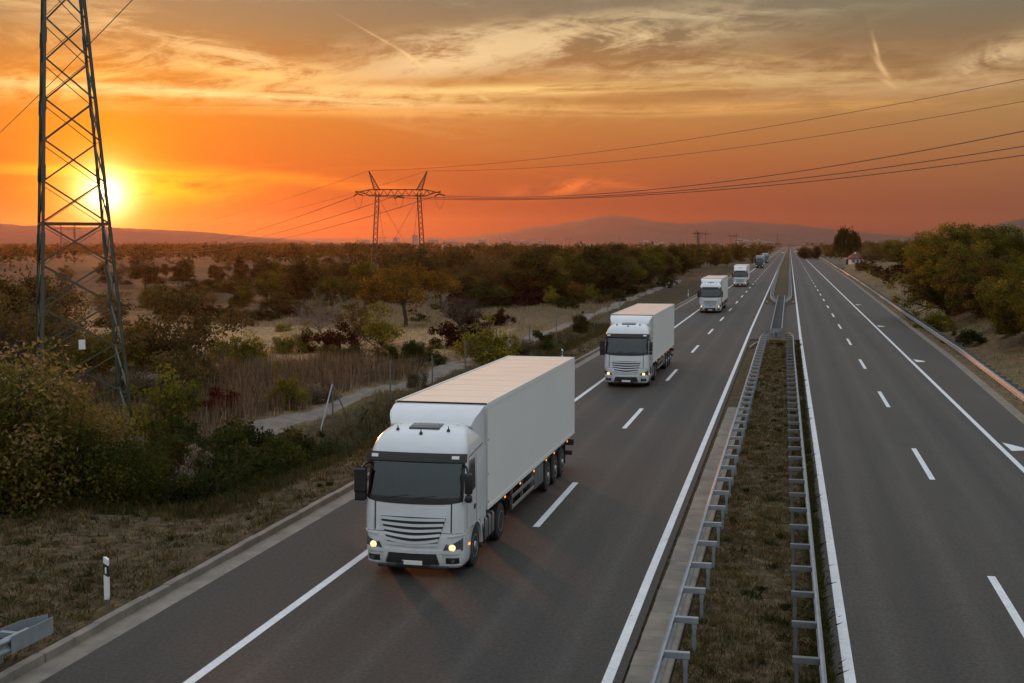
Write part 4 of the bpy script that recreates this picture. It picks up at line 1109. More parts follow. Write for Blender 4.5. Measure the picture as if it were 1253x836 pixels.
# ------------------------------------------------------------------ vegetation
def leaf_cloud(cents, rads, n, leaf, rg, flat=.75, tint=None):
    """n leaf quads scattered about clump centres"""
    cents = np.asarray(cents, float); rads = np.asarray(rads, float)
    w = rads ** 2; idx = rg.choice(len(cents), n, p=w / w.sum())
    dirs = rg.normal(size=(n, 3)); dirs /= np.linalg.norm(dirs, axis=1)[:, None]
    rr_ = rads[idx] * np.clip(rg.uniform(0, 1, n) ** .45 + rg.normal(0, .13, n), 0, 1.5)
    c = cents[idx] + dirs * rr_[:, None] * np.array([1, 1, flat])
    nr = rg.normal(size=(n, 3)); nr[:, 2] += .5; nr /= np.linalg.norm(nr, axis=1)[:, None]
    u = np.cross(nr, rg.normal(size=(n, 3))); u /= np.linalg.norm(u, axis=1)[:, None]; v = np.cross(nr, u)
    s = leaf * rg.uniform(.6, 1.5, n)[:, None]
    V = np.stack([c - u * s, c + v * s * .5, c + u * s, c - v * s * .5], 1).reshape(-1, 3)
    Fa = np.arange(4 * n).reshape(n, 4)
    tn = (tint[idx] if tint is not None else rg.uniform(.2, .8, len(cents))[idx]) + rg.normal(0, .13, n)
    br = rg.uniform(.25, .75, len(cents))[idx] + rg.normal(0, .15, n)
    cc = np.zeros((n, 3)); cc[:, 0] = np.clip(tn, 0, 1); cc[:, 1] = np.clip(br, 0, 1)
    return V, Fa, np.repeat(cc, 4, 0)
def branch_mesh(mb, p, d, ln, r, depth_, rg, tips, spread=.6, up=.15, kids=3, n=5):
    pts, q, dd = [p.copy()], p.copy(), d.copy()
    for i in range(4):
        dd = (dd + Vector(rg.normal(0, .16, 3)) + Vector((0, 0, up * .3))).normalized(); q = q + dd * ln / 4; pts.append(q.copy())
    mb.tube(pts, [r, r * .85, r * .7, r * .55, r * .4], n, cap=False)
    tips.append((q.copy(), depth_))
    if depth_ <= 0: return
    for k in range(kids):
        t = rg.uniform(.35, 1.0); b = pts[min(4, int(t * 4) + (0 if t < 1 else 0))]
        nd = (dd + Vector(rg.normal(0, spread, 3)) + Vector((0, 0, up))).normalized()
        branch_mesh(mb, b, nd, ln * rg.uniform(.55, .8), r * .5, depth_ - 1, rg, tips, spread, up, kids, max(3, n - 1))
def make_tree(seed, h, w, nleaf, leaf, lm, cb=.25, clumps=40, stems=1, bark='bark', sparse=1.0, kids=3, dep=2, clump_r=.17, shape='round', name='tree', up=.15):
    """thing of unit placement: Empty > trunk, crown"""
    rg = np.random.default_rng(seed); T = empty(name, (0, 0, 0))
    mb = MB(); tips = []
    for s in range(stems):
        d0 = Vector((rg.normal(0, .10 if stems == 1 else .42), rg.normal(0, .10 if stems == 1 else .42), 1)).normalized()
        tr = h * (.026 if stems == 1 else .015)
        hb = h * (cb + .12) if stems == 1 else h * .1
        pts = [Vector((0, 0, -.3))]; q = Vector((rg.normal(0, .06 * (stems > 1)), rg.normal(0, .06 * (stems > 1)), 0))
        pts.append(q.copy())
        for i in range(3): q = q + (d0 + Vector(rg.normal(0, .10, 3))).normalized() * hb / 3; pts.append(q.copy())
        mb.tube(pts, [tr * 1.5, tr * 1.15, tr, tr * .9, tr * .85], 7, cap=False)
        for k in range(kids + 2):
            a = 2 * PI * (k + rg.uniform(0, .6)) / (kids + 2)
            el = rg.uniform(.25, 1.5)
            dd = Vector((math.cos(a) * w / h, math.sin(a) * w / h, el)).normalized()
            branch_mesh(mb, pts[-1] if k % 2 else pts[-2].lerp(pts[-1], rg.uniform(0, 1)), dd, h * rg.uniform(.28, .42), tr * .6, dep, rg, tips, .55, up, kids, 5)
    mb.build('trunk', M[bark], T, ang=60)
    if nleaf:
        cen = []; rad = []
        while len(cen) < clumps:
            v = rg.normal(size=3); v /= np.linalg.norm(v); rr_ = rg.uniform(.25, 1) ** .5
            z = v[2] * rr_
            ww = (1 - .35 * max(0, z)) if shape == 'round' else (1.0 if z < .2 else 1 - .5 * z)
            lump = 1 + .22 * math.sin(3 * math.atan2(v[1], v[0]) + seed) + .15 * rg.normal()
            cen.append((v[0] * rr_ * w / 2 * ww * lump, v[1] * rr_ * w / 2 * ww * lump, min(h * .92, h * (cb + (1 - cb) * (.5 + .46 * z * (1 + .12 * rg.normal())))))); rad.append(h * clump_r * rg.uniform(.45, 1.1) * sparse)
        for q, dp in tips:
            if rg.uniform() < .35 and q.z < h * .8 and math.hypot(q.x, q.y) < w * .52: cen.append((q.x, q.y, q.z)); rad.append(h * clump_r * .7)
        cen = np.array(cen); 
        V, Fa, cc = leaf_cloud(cen, rad, nleaf, leaf, rg)
        link('crown', np_mesh('crown', V, Fa, L[lm], cc), T)
    T['h'] = h
    return T
def make_bush(seed, h, w, nleaf, leaf, lm, clumps=26, name='bush', tipfluff=False, thr=.55):
    rg = np.random.default_rng(seed); T = empty(name, (0, 0, 0)); mb = MB(); tips = []
    for k in range(7):
        a = rg.uniform(0, 6.28); dd = Vector((math.cos(a) * w / h * .6, math.sin(a) * w / h * .6, 1)).normalized()
        branch_mesh(mb, Vector((math.cos(a) * .1, math.sin(a) * .1, -.15)), dd, h * rg.uniform(.5, .8), h * .016, 1, rg, tips, .5, .2, 3, 4)
    mb.build('stem', M['bark'], T, ang=60)
    cen, rad, tn = [], [], []
    for k in range(clumps):
        a = rg.uniform(0, 6.28); rr_ = rg.uniform(0, 1) ** .5; z = rg.uniform(.05, 1) * math.sqrt(max(0, 1 - rr_ ** 2 * .75))
        lump = 1 + .25 * math.sin(2 * a + seed) + .12 * rg.normal()
        cen.append((math.cos(a) * rr_ * w / 2 * lump, math.sin(a) * rr_ * w / 2 * lump, h * .9 * z * (1 + .1 * rg.normal()))); rad.append(h * rg.uniform(.10, .26))
        tn.append(rg.uniform(.1, .6) + (.5 if tipfluff and z > thr else 0))
    for q, dp in tips:
        if rg.uniform() < .4: cen.append((q.x, q.y, max(.1, q.z))); rad.append(h * .11); tn.append(rg.uniform(.3, 1))
    V, Fa, cc = leaf_cloud(cen, rad, nleaf, leaf, rg, .85, np.array(tn) if tipfluff else None)
    V[:, 2] = np.maximum(V[:, 2], .0)
    link('foliage', np_mesh('foliage', V, Fa, L[lm], cc), T); T['h'] = h
    return T
LIB = {}
def lib(k, t): LIB.setdefault(k, []).append(t)
for s in range(4): lib('dark', make_tree(10 + s, 8, 8.5 - s * .8, 8600, .155, 'dark', .10, 60, shape='round'))
for s in range(3): lib('olive', make_tree(20 + s, 8, 7.5 - s * .7, 7800, .15, 'olive', .12, 56))
for s in range(2): lib('gold', make_tree(30 + s, 7, 8, 6400, .125, 'gold', .28, 48, sparse=.9))
for s in range(2): lib('brown', make_tree(40 + s, 7, 7, 6000, .12, 'brown', .15, 48, stems=2))
for s in range(2): lib('yellow', make_tree(50 + s, 5, 4.2, 2600, .12, 'yellow', .05, 30, stems=3))
lib('bare', make_tree(60, 7, 7, 0, .1, 'brown', .18, 1, stems=2, bark='bark_pale', kids=4, dep=3))
lib('baredark', make_tree(61, 6, 8, 500, .10, 'maroon', .1, 24, stems=5, kids=4, dep=3, sparse=.7))
lib('sparse', make_tree(62, 9, 9, 5200, .10, 'brown', .12, 70, stems=2, kids=4, dep=3, clump_r=.09))
for s in range(3): lib('locust', make_tree(70 + s, 10, 10.5, 44000, .10, 'locust', .0, 150, clump_r=.10, kids=4, dep=2, stems=3))
lib('locustdark', make_tree(75, 6.5, 7.5, 17000, .10, 'locustbrown', .10, 90, clump_r=.10, kids=4))
for s in range(3): lib('bgreen', make_bush(80 + s, 2.2, 2.8, 5200, .075, 'green'))
for s in range(2): lib('byellow', make_bush(90 + s, 2.2, 2.4, 3000, .075, 'yellow', 30))
for s in range(3): lib('bbrown', make_bush(100 + s, 2.0, 2.8, 3200, .07, 'brown', 30))
lib('bred', make_bush(110, 1.8, 2.2, 4200, .06, 'red')); lib('bmaroon', make_bush(111, 2.0, 3.2, 4800, .07, 'maroon'))
for s in range(2): lib('bfluff', make_bush(120 + s, 2.0, 2.6, 5200, .05, 'fluff', 30, tipfluff=True))
for s in range(3): lib('bdark', make_bush(130 + s, 2.2, 3.0, 6600, .07, 'scrub', 34))
for s in range(2): lib('vine', make_bush(140 + s, 5.0, 5.6, 40000, .062, 'vine', 110, tipfluff=True, thr=.8))
USED = {k: 0 for k in LIB}
def put(kind, x, y, h, label, cat, group=None, w=1.0, var=None, z=None, name=None):
    """place one plant of the library, scaled to height h; the first use of each variant moves the original"""
    lst = LIB[kind]; i = (USED[kind] if var is None else var) % len(lst); USED[kind] += 1
    src = lst[i]
    if src.get('used'): c = copy_tree(src)
    else: c = src; src['used'] = 1
    if 'used' in c and c is not src: del c['used']
    s = h / src['h']
    c.scale = (s * w, s * w, s); c.rotation_euler = (0, 0, R.uniform(0, 6.28)); c.location = (x, y, (gz1(x, y) if z is None else z) - .05)
    if name: c.name = name
    tag(c, label, cat, group); return c
def putp(kind, px, py, hpx, label, cat, group=None, w=1.0, z=-.3, var=None, dy=0):
    p = at(px, py, z); p2 = at(px, py, gz1(p.x, p.y))
    h = hpx * depth(p2) / F
    return put(kind, p2.x, p2.y + dy, h, label, cat, group, w, var)
# -- near left thicket and ditch
put('vine', -24.9, 35.4, 6.4, 'big vine-covered bush with pinkish seed heads at the left frame edge', 'bush', w=1.0, var=0)
put('vine', -22.2, 35.6, 4.0, 'vine-covered bush with yellow leaves right of the big one', 'bush', w=1.0, var=1)
put('vine', -28.5, 37.5, 6.4, 'vine-covered bush cut off by the left frame edge, behind others', 'bush', w=1.0, var=1)
put('sparse', -40.0, 58, 9.0, 'tall loose brown-leaved tree at left edge behind the pylon', 'tree', w=.95)
put('brown', -37.0, 70, 6.6, 'brown leaved tree seen through the pylon legs', 'tree')
for px, py, h, k_, lb in ((118, 478, 3.6, 'olive', 'olive tree of the thicket just behind the pylon feet'), (150, 466, 3.8, 'brown', 'brownish tree of thicket behind the right pylon leg'), (88, 470, 4.2, 'brown', 'brown tree of the thicket between the pylon legs'), (60, 462, 4.6, 'olive', 'olive tree of thicket behind the left pylon leg'), (176, 452, 3.2, 'olive', 'small olive tree at the right end of pylon thicket')):
    p = at(px, py, -.5); put(k_, p.x, p.y, h, lb, 'tree', None, 1.0)
dk = [(-20.2, 36.6, 1.9), (-19.2, 39.3, 3.1), (-21.4, 40.3, 3.2), (-23.2, 39.2, 2.9), (-18.5, 36.8, 1.9), (-25.2, 41.5, 1.9), (-20.3, 43.4, 3.0), (-22.6, 44.6, 2.7), (-17.6, 37.6, 1.0), (-27.5, 43.5, 1.4), (-24.4, 46.0, 2.6), (-30.5, 43.5, 1.6), (-19.4, 46.2, 2.4), (-21.6, 37.2, 2.2), (-18.7, 42.6, 2.5), (-23.0, 36.9, 2.4), (-19.2, 49.5, 1.9), (-25.8, 48.7, 2.3), (-22.6, 48.4, 2.0)]
for x, y, h in dk: put('bdark', x, y, h, 'dark green shrub crowded in the shady ditch under the pylon', 'shrub', 'dark shrubs in the ditch')
put('bfluff', -20.3, 39.0, 3.0, 'mound of shrub draped in pale fluffy seed heads in dark ditch', 'shrub', w=.62, var=0)
putp('byellow', 214, 520, 96, 'tall yellow-green shrub behind the ditch, right of the pylon', 'shrub', w=.9)
putp('bred', 266, 508, 42, 'bright red autumn shrub above the ditch', 'shrub')
putp('bfluff', 172, 488, 45, 'pink lit shrub with seed heads just right of the pylon', 'shrub', w=1.2)
putp('bbrown', 215, 500, 60, 'brown shrub behind the yellow-green one near the pylon', 'shrub', w=1.2)
putp('byellow', 345, 500, 56, 'small upright shrub with yellow and orange leaves by the fence', 'shrub', w=.7, var=1)
putp('bfluff', 390, 492, 30, 'low pale seed-head shrub behind the braced fence post', 'shrub')
for px, py, hp, lb in ((300, 446, 48, 'slender pale yellow shrub standing in the dry reeds'), (270, 436, 30, 'low yellow shrub at the near edge of stubble field'), (185, 465, 60, 'yellow-green shrub behind the pylon base'), (372, 430, 34, 'yellow shrub left of the dark red one'), (345, 432, 28, 'golden shrub left of the bare pale tree')):
    putp('byellow', px, py, hp, lb, 'shrub')
putp('bmaroon', 404, 430, 40, 'dark red shrub below the bare pale tree', 'shrub', w=.9)
putp('bare', 394, 408, 80, 'bare tree with pale branches in the field', 'tree')
putp('gold', 496, 400, 84, 'wide orange-yellow tree on a dark trunk in the field', 'tree', var=0, w=1.1)
putp('baredark', 562, 402, 62, 'bare dark vase-shaped tree right of the orange one', 'tree')
putp('bmaroon', 562, 424, 40, 'large dark maroon bush before the vase-shaped bare tree', 'bush', w=1.0)
putp('yellow', 466, 428, 62, 'pale yellow-green tree in front of the orange one', 'tree')
putp('brown', 436, 424, 58, 'brownish small tree between the bare pale and orange trees', 'tree', w=.8)
putp('bgreen', 512, 448, 38, 'dense green bush behind the nearest trailer roof', 'bush', w=1.0)
putp('bgreen', 480, 448, 26, 'flat dark green bush left of the dense green one', 'bush', w=1.3)
putp('byellow', 592, 456, 54, 'bright yellow-green sapling by fence above the nearest trailer', 'shrub', w=1.0)
putp('byellow', 612, 448, 36, 'yellow shrub right of the bright sapling by the fence', 'shrub', w=1.0)
putp('bfluff', 640, 432, 28, 'shrub with creamy seed heads by the track', 'shrub')
putp('bgreen', 662, 428, 26, 'dark green shrub right of the creamy seed heads', 'shrub', w=.9)
putp('bfluff', 512, 482, 30, 'seed-head shrub at the fence beside the nearest cab', 'shrub', w=.8)
putp('bdark', 711, 403, 25, 'narrow dark shrub between the track and second truck', 'shrub', w=.65)
putp('bfluff', 708, 396, 22, 'pale topped shrub beside the narrow dark one', 'shrub', w=.5)
putp('bmaroon', 605, 395, 22, 'leafless dark shrub in the field right of vase-shaped tree', 'shrub')
putp('yellow', 676, 376, 30, 'small yellow-green tree at the field edge before the wood', 'tree', w=.8)
putp('gold', 706, 372, 28, 'golden bush-like tree before the dark wood', 'tree', w=.9)
putp('bfluff', 735, 362, 18, 'pale seed-head mound before the dark wood', 'shrub', w=1.4)
putp('yellow', 722, 366, 22, 'yellowish small tree beside the pale mound', 'tree')
putp('bdark', 812, 352, 12, 'dark low shrub on the verge left of third truck', 'shrub'); putp('bdark', 822, 349, 12, 'upright dark shrub nearest the third truck', 'shrub', w=.7)
# -- middle distance
mid = [('dark', 178, 352, 38, 1.0, 'round dark tree left of two beyond the stubble field'), ('dark', 223, 347, 30, .9, 'round dark tree right of two beyond the stubble field'), ('dark', 268, 346, 22, .8, 'small round tree alone in the hazy meadow'), ('dark', 294, 350, 34, .7, 'upright dark tree at the left end of the hazy tree row'),
       ('dark', 322, 350, 34, 1.1, 'wide dark tree in the hazy tree row'), ('brown', 140, 400, 50, 1.0, 'brown tree right behind the pylon legs'), ('olive', 190, 385, 40, 1.3, 'broad olive tree mass before the round dark pair'), ('dark', 210, 392, 44, 1.2, 'dark bushy tree at the far side of stubble field'), ('brown', 250, 375, 28, 1.5, 'low brown thicket beyond the stubble field'),
       ('dark', 345, 388, 32, 1.5, 'dark thicket beyond the stubble, left of bare tree'), ('olive', 300, 375, 26, 1.4, 'olive scrub in the middle of the hazy meadow'), ('dark', 372, 370, 52, .9, 'tall dark tree behind the bare pale tree'), ('dark', 432, 355, 44, 1.2, 'broad dark tree left of the portal pylon foot'), ('olive', 445, 380, 60, .8, 'tall olive tree in front of the portal pylon left leg'),
       ('olive', 405, 378, 44, .9, 'olive tree behind the bare pale branches'), ('dark', 508, 350, 46, 1.3, 'big dark round tree at the portal pylon right leg'), ('gold', 540, 372, 42, .9, 'gold-brown tree behind the orange one'), ('dark', 575, 372, 36, 1.2, 'dark tree behind the vase-shaped bare tree'), ('dark', 470, 352, 30, 1.2, 'dark tree between the portal pylon legs'),
       ('olive', 625, 352, 32, .9, 'light olive tree standing alone right of portal pylon'), ('olive', 602, 345, 24, 1.2, 'low olive tree near the portal pylon'), ('dark', 552, 335, 26, 1.3, 'dark tree right of the portal pylon, farther off'), ('dark', 650, 362, 56, 1.0, 'tall dark tree at the left end of the wood')]
for k, px, py, hp, w, lb in mid: putp(k, px, py, hp, lb, 'tree', w=w)
# hedge-like belts: trees nothing tells apart
def belt(kinds, x0, x1, yb0, yb1, top, n, label, group, wj=(.9, 1.3), cat='tree', hj=(.8, 1.05)):
    for i in range(n):
        f = (i + R.uniform(-.4, .4)) / max(1, n - 1); px = x0 + (x1 - x0) * f; py = yb0 + (yb1 - yb0) * f + R.uniform(-4, 6)
        tp = top + R.uniform(-2, 3); hp = (py - tp) * R.uniform(*hj)
        putp(R.choice(kinds), px, py, hp, label, cat, group, R.uniform(*wj))
W1 = 'trees of the dark wood left of the convoy'
belt(['dark', 'dark', 'brown', 'olive'], 640, 790, 366, 352, 306, 20, 'dense dark tree of the wood behind the second truck', W1)
belt(['dark', 'olive', 'brown', 'dark'], 655, 835, 350, 338, 301, 20, 'tree in the back rows of the dark wood', W1)
belt(['olive', 'dark'], 790, 905, 345, 318, 302, 18, 'dark olive tree of the wood thinning towards the far trucks', W1, hj=(.75, 1.1))
belt(['dark', 'brown', 'olive'], 300, 470, 366, 360, 328, 8, 'tree of the broken belt behind the pale bare tree', 'trees of the middle belt')
belt(['brown', 'olive', 'dark'], 330, 560, 352, 346, 318, 12, 'hazy tree of the belt under the portal pylon', 'trees of the middle belt')
belt(['dark', 'brown'], 480, 660, 346, 340, 308, 12, 'hazy dark tree in the rows right of the portal pylon', 'trees of the middle belt')
belt(['dark', 'olive'], 560, 680, 362, 360, 336, 8, 'low dark tree edging the field before the wood', 'trees of the middle belt')
belt(['bmaroon', 'bdark', 'bbrown'], 240, 400, 386, 388, 370, 9, 'dark thorny bush in the hedge beyond the stubble field', 'hedge bushes beyond the stubble', (1.2, 1.8), 'bush')
belt(['bmaroon', 'bdark'], 580, 690, 372, 364, 350, 10, 'dark maroon bush in the hedge below the wood', 'hedge bushes below the wood', (1.2, 1.8), 'bush')
belt(['bbrown', 'bbrown', 'bfluff'], 120, 330, 470, 455, 446, 8, 'dry brown bush in the rough grass beside the pylon', 'dry bushes in the rough grass', (1, 1.4), 'bush', (.6, 1.1))
belt(['bbrown', 'bgreen', 'byellow'], 400, 640, 445, 410, 408, 8, 'dry brown bush in the rough field before the trees', 'dry bushes in the rough grass', (1, 1.5), 'bush', (.5, .9))
belt(['brown', 'dark'], -30, 60, 420, 405, 335, 5, 'brown tree of the thicket behind the pylon at left edge', 'trees of the left thicket', (.8, 1.1))
belt(['bbrown', 'bdark'], 690, 800, 378, 350, 340, 8, 'low brown shrub scattered between track and wood', 'shrubs along the track', (1, 1.5), 'shrub', (.4, .6))
belt(['dark', 'olive', 'brown'], 90, 560, 340, 334, 318, 18, 'small hazy tree dotted over the far meadow', 'hazy trees of the far meadow', (.9, 1.3))
SG = 'low scrub of the open field'
for (x0, x1, y0_, n_) in ((130, 640, 352, 18), (120, 660, 372, 16), (150, 560, 398, 6)):
    for i in range(n_):
        px = x0 + (x1 - x0) * (i + R.uniform(-.4, .4)) / n_; py = y0_ + R.uniform(-8, 8)
        putp(R.choice(['bbrown', 'bgreen', 'byellow', 'bdark', 'bbrown']), px, py, R.uniform(8, 17), 'low mixed scrub bush in the open field behind the reeds', 'bush', SG, R.uniform(1.2, 2.0))
# -- right side
def rt(kind, px, py, hp, lb, w=1.0, var=None, cat='tree', grp=None, zz=1.2):
    p = at(px, py, zz); p = at(px, py, gz1(p.x, p.y)); put(kind, p.x, p.y, hp * depth(p) / F, lb, cat, grp, w, var)
rt('locust', 1160, 394, 118, 'large leafy tree with golden edges nearest the right guardrail', 1.0, 0)
rt('locust', 1205, 388, 112, 'large dark olive tree right of the golden edged one', 1.1, 1)
rt('locust', 1262, 392, 116, 'large olive tree cut off by the right frame edge', 1.1, 2)
rt('locustdark', 1222, 416, 98, 'dark trunked tree with brownish leaves on the right bank', 1.05, 0)
rt('locust', 1187, 378, 112, 'olive tree squeezed between the golden edged and dark trees', 1.0, 2)
rt('locust', 1236, 374, 108, 'olive tree behind the dark trunked tree on the right bank', 1.0, 0)
rt('locust', 1300, 400, 105, 'olive tree just beyond the right frame edge', 1.0, 0)
rt('locust', 1142, 368, 74, 'olive tree at the left end of the right roadside group', .9, 1)
rt('byellow', 1142, 402, 30, 'low yellow bush under the golden edged tree', 1.3, cat='bush')
rt('bgreen', 1180, 420, 26, 'green bush at the foot of the right bank trees', 1.3, cat='bush')
rt('bgreen', 1240, 424, 24, 'green bush beside the dark trunked tree', 1.3, cat='bush')
GR = 'trees of the right hedge belt'
for i in range(16):
    px = R.uniform(1058, 1150); py = R.uniform(318, 328); rt(R.choice(['dark', 'brown', 'olive']), px, py, (py - 294) * R.uniform(.8, 1.1), 'dark tree of the hedge belt right of the little house', R.uniform(1, 1.4), grp=GR, zz=.3)
for i in range(14):
    px = R.uniform(982, 1032); py = R.uniform(311, 318); rt(R.choice(['dark', 'brown']), px, py, (py - 301) * R.uniform(.7, 1.05), 'far dark tree right of the road beyond the willow', R.uniform(1.0, 1.4), grp='far trees right of the road', zz=0)
for i in range(26):
    px = 1052 + i * 2.6 + R.uniform(-2, 2); py = 333 + (px - 1050) * .03 + R.uniform(-5, 3); rt(R.choice(['bmaroon', 'bbrown']), px, py, R.uniform(7, 11), 'brown vine bush of the dark plot behind the bank', 1.2, cat='bush', grp='vine bushes of the dark plot', zz=1.)
# willow, with hanging curtains
rg = np.random.default_rng(5); T = empty('willow_tree', (0, 0, 0)); mb = MB(); tips = []
mb.tube([(0, 0, -.3), (0, 0, 1.5), (.2, .1, 4)], [.5, .4, .33], 8)
for k in range(9):
    a = k * .7; branch_mesh(mb, Vector((.2, .1, 3.5)), Vector((math.cos(a) * .6, math.sin(a) * .6, 1)).normalized(), 6, .18, 1, rg, tips, .4, .2, 3, 5)
mb.build('trunk', M['bark'], T, ang=60)
n = 9000; ns = 420
a = rg.uniform(0, 2 * PI, ns); rr_ = 4.9 * rg.uniform(0, 1, ns) ** .5; lob = np.hypot(np.cos(a) * rr_ + 1.1, np.sin(a) * rr_) < np.hypot(np.cos(a) * rr_ - 1.3, np.sin(a) * rr_); dl_ = np.where(lob, np.hypot(np.cos(a) * rr_ + 1.1, np.sin(a) * rr_), np.hypot(np.cos(a) * rr_ - 1.3, np.sin(a) * rr_)); top = np.where(lob, 13.4, 12.6) - 4.0 * (dl_ / 4.0) ** 2 + rg.normal(0, .9, ns); ln = rg.uniform(2.5, 7.5, ns) * (.5 + .5 * rr_ / 4.9)
ix = rg.integers(0, ns, n); tt = rg.uniform(0, 1, n)
c = np.stack([np.cos(a[ix]) * (rr_[ix] + .5 * tt) + rg.normal(0, .14, n), np.sin(a[ix]) * (rr_[ix] + .5 * tt) + rg.normal(0, .14, n), np.maximum(.4, np.maximum(top, 5)[ix] - ln[ix] * tt)], 1)
u = np.stack([rg.normal(0, .25, n), rg.normal(0, .25, n), -np.ones(n)], 1); v = np.cross(u, rg.normal(size=(n, 3))); v /= np.linalg.norm(v, axis=1)[:, None]
s_ = rg.uniform(.2, .4, n)[:, None]
Vw = np.stack([c - u * s_, c + v * s_ * .35, c + u * s_, c - v * s_ * .35], 1).reshape(-1, 3); cc = np.zeros((n, 3)); cc[:, 0] = np.clip(.25 + .5 * (rr_[ix] / 5) * rg.uniform(0, 1, ns)[ix], 0, 1); cc[:, 1] = rg.uniform(.2, .8, ns)[ix]
link('crown', np_mesh('crown', Vw, np.arange(4 * n).reshape(n, 4), L['dark'], np.repeat(cc, 4, 0)), T)
p = at(1037, 324.5, 0); T.location = (p.x, p.y + 4, 0); tag(T, 'tall dark weeping willow beside the little red roofed house', 'tree')
rt('bare', 1056, 322, 40, 'bare tree sticking out behind the willow', .8, zz=0)

# little house, awning, lamp
p = at(1049, 325.3, 0)
T = empty('small_house', (p.x, p.y, 0), .12)
mb = MB(); mb.box(-2.4, 2.4, 0, 4.6, -.1, 2.7); mb.build('wall', M['wall_white'], T)
mb = MB(); mb.hull([(s * 3.1, y, 2.6) for s in (-1, 1) for y in (-.7, 5.3)] + [(s * 3.1, y, 2.74) for s in (-1, 1) for y in (-.7, 5.3)] + [(-.5, 2.3, 5.0), (.5, 2.3, 5.0)]); mb.build('roof', M['roof_red'], T, ang=10)
for x in (-1.5, 1.4):
    mb = MB(); mb.box(x - .5, x + .5, -.05, -.004, 1.2, 2.2); w_ = mb.build('window', M['wall_white'], T)
    mb = MB(); mb.box(x - .42, x + .42, -.065, -.052, 1.28, 2.12); mb.build('pane', M['town_window'], w_)
mb = MB(); mb.box(-.35, .45, -.05, -.004, .0, 2.05); mb.build('door', M['wood'], T)
tag(T, 'little white house with hipped red roof under the willow', 'house')
q = at(1038, 325, 0); T = empty('canopy', (q.x, q.y - 1, 0))
mb = MB(); mb.box(-1.4, 1.4, -.9, .9, 2.35, 2.75, .03); mb.build('canopy_roof', M['awning'], T)
for x in (-1.3, 1.3):
    mb = MB(); mb.tube([(x, -.8, -.1), (x, -.8, 2.36)], .05, 6); mb.tube([(x, .8, -.1), (x, .8, 2.36)], .05, 6); mb.build('post', M['galv'], T)
tag(T, 'pale blue flat canopy on posts left of the little house', 'canopy')
q = at(1045.5, 326, 0); T = empty('street_lamp', (q.x, q.y - 3, 0))
mb = MB(); mb.tube([(0, 0, -.1), (0, 0, 4.4)], [.08, .05], 8); mb.build('pole', M['steel_dark'], T)
mb = MB(); mb.lathe([(-.36, .05), (-.33, .18), (-.2, .31), (0, .37), (.2, .31), (.33, .18), (.36, .05)], 16, 'Z', (0, 0, 4.7)); mb.build('lamp_globe', M['white_lamp'], T)
tag(T, 'globe lamp on a thin pole before the willow', 'street lamp')
# overpass at the end of the road
T = empty('overpass_bridge', (1.0, 1560, 0), .05)
mb = MB(); mb.box(-24, 26, 0, 9, 5.0, 6.3); mb.build('deck', M['concrete'], T)
for x in (-17, -1.3, 14.5):
    mb = MB()
    for y in (2, 4.5, 7): mb.box(x - .5, x + .5, y - .5, y + .5, -.2, 5.0)
    mb.build('pier', M['concrete'], T)
for x in (-30, 26):
    mb = MB(); mb.hull([(x, 0, -.2), (x + 6, 0, -.2), (x, 9, -.2), (x + 6, 9, -.2), (x, 0, 6.3), (x + 6, 0, 6.3), (x, 9, 6.3), (x + 6, 9, 6.3)]); mb.build('abutment', M['concrete'], T)
mb = MB()
for y in (.1, 8.9): mb.box(-30, 32, y - .05, y + .05, 7.2, 7.3); [mb.box(x - .05, x + .05, y - .05, y + .05, 6.3, 7.2) for x in range(-29, 32, 3)]
mb.build('railing', M['galv_dark'], T)
tag(T, 'far concrete overpass crossing the motorway at the vanishing point', 'bridge')
# town blocks on the horizon
def make_block(w, d_, h, fl, nwin):
    T = empty('apartment_block', (0, 0, 0)); mb = MB(); mb.box(-w / 2, w / 2, 0, d_, -1, h); mb.build('wall', M['town_wall'], T)
    mb = MB(); mb.box(-w / 2 - .3, w / 2 + .3, -.3, d_ + .3, h, h + .5); mb.box(-w * .18, w * .1, d_ * .3, d_ * .7, h + .5, h + 3.2); mb.build('roof', M['town_wall'], T)
    mb = MB()
    for i in range(fl):
        z = 1.2 + i * (h - 1) / fl; mb.box(-w / 2 + 1, w / 2 - 1, -.08, -.01, z, z + 1.5)
    mb.build('window', M['town_window'], T); return T
blk = [make_block(26, 12, 17, 5, 8), make_block(16, 14, 28, 9, 5), make_block(44, 12, 13, 4, 10), make_block(20, 10, 9, 3, 6)]
GB = 'apartment blocks of the far town'
tb = [(390, 2, 1), (418, 3, 1), (447, 0, 1), (472, 2, .9), (484, 1, .8), (508, 1, 1.1), (530, 0, 1), (552, 2, 1), (575, 3, 1.2), (590, 0, 1), (618, 0, 1), (640, 2, 1.1), (655, 3, 1), (664, 0, .9), (712, 3, 1), (790, 2, 1), (812, 3, 1), (905, 0, 1), (915, 2, 1), (921, 3, 1.1), (929, 0, .9), (938, 2, .8), (942, 3, 1)]
ub = set()
for px, k, s in tb:
    o = blk[k] if k not in ub else copy_tree(blk[k]); ub.add(k); D = R.uniform(2700, 3400); p = ray(px, VY); p.z = 0; p = p * (D / p.dot(Vector((-math.sin(TH), math.cos(TH), 0))))
    o.location = (p.x, p.y, 0); o.scale = (s,) * 3; o.rotation_euler.z = R.uniform(-.5, .8); tag(o, 'hazy apartment block of the town on the horizon', 'building', GB)

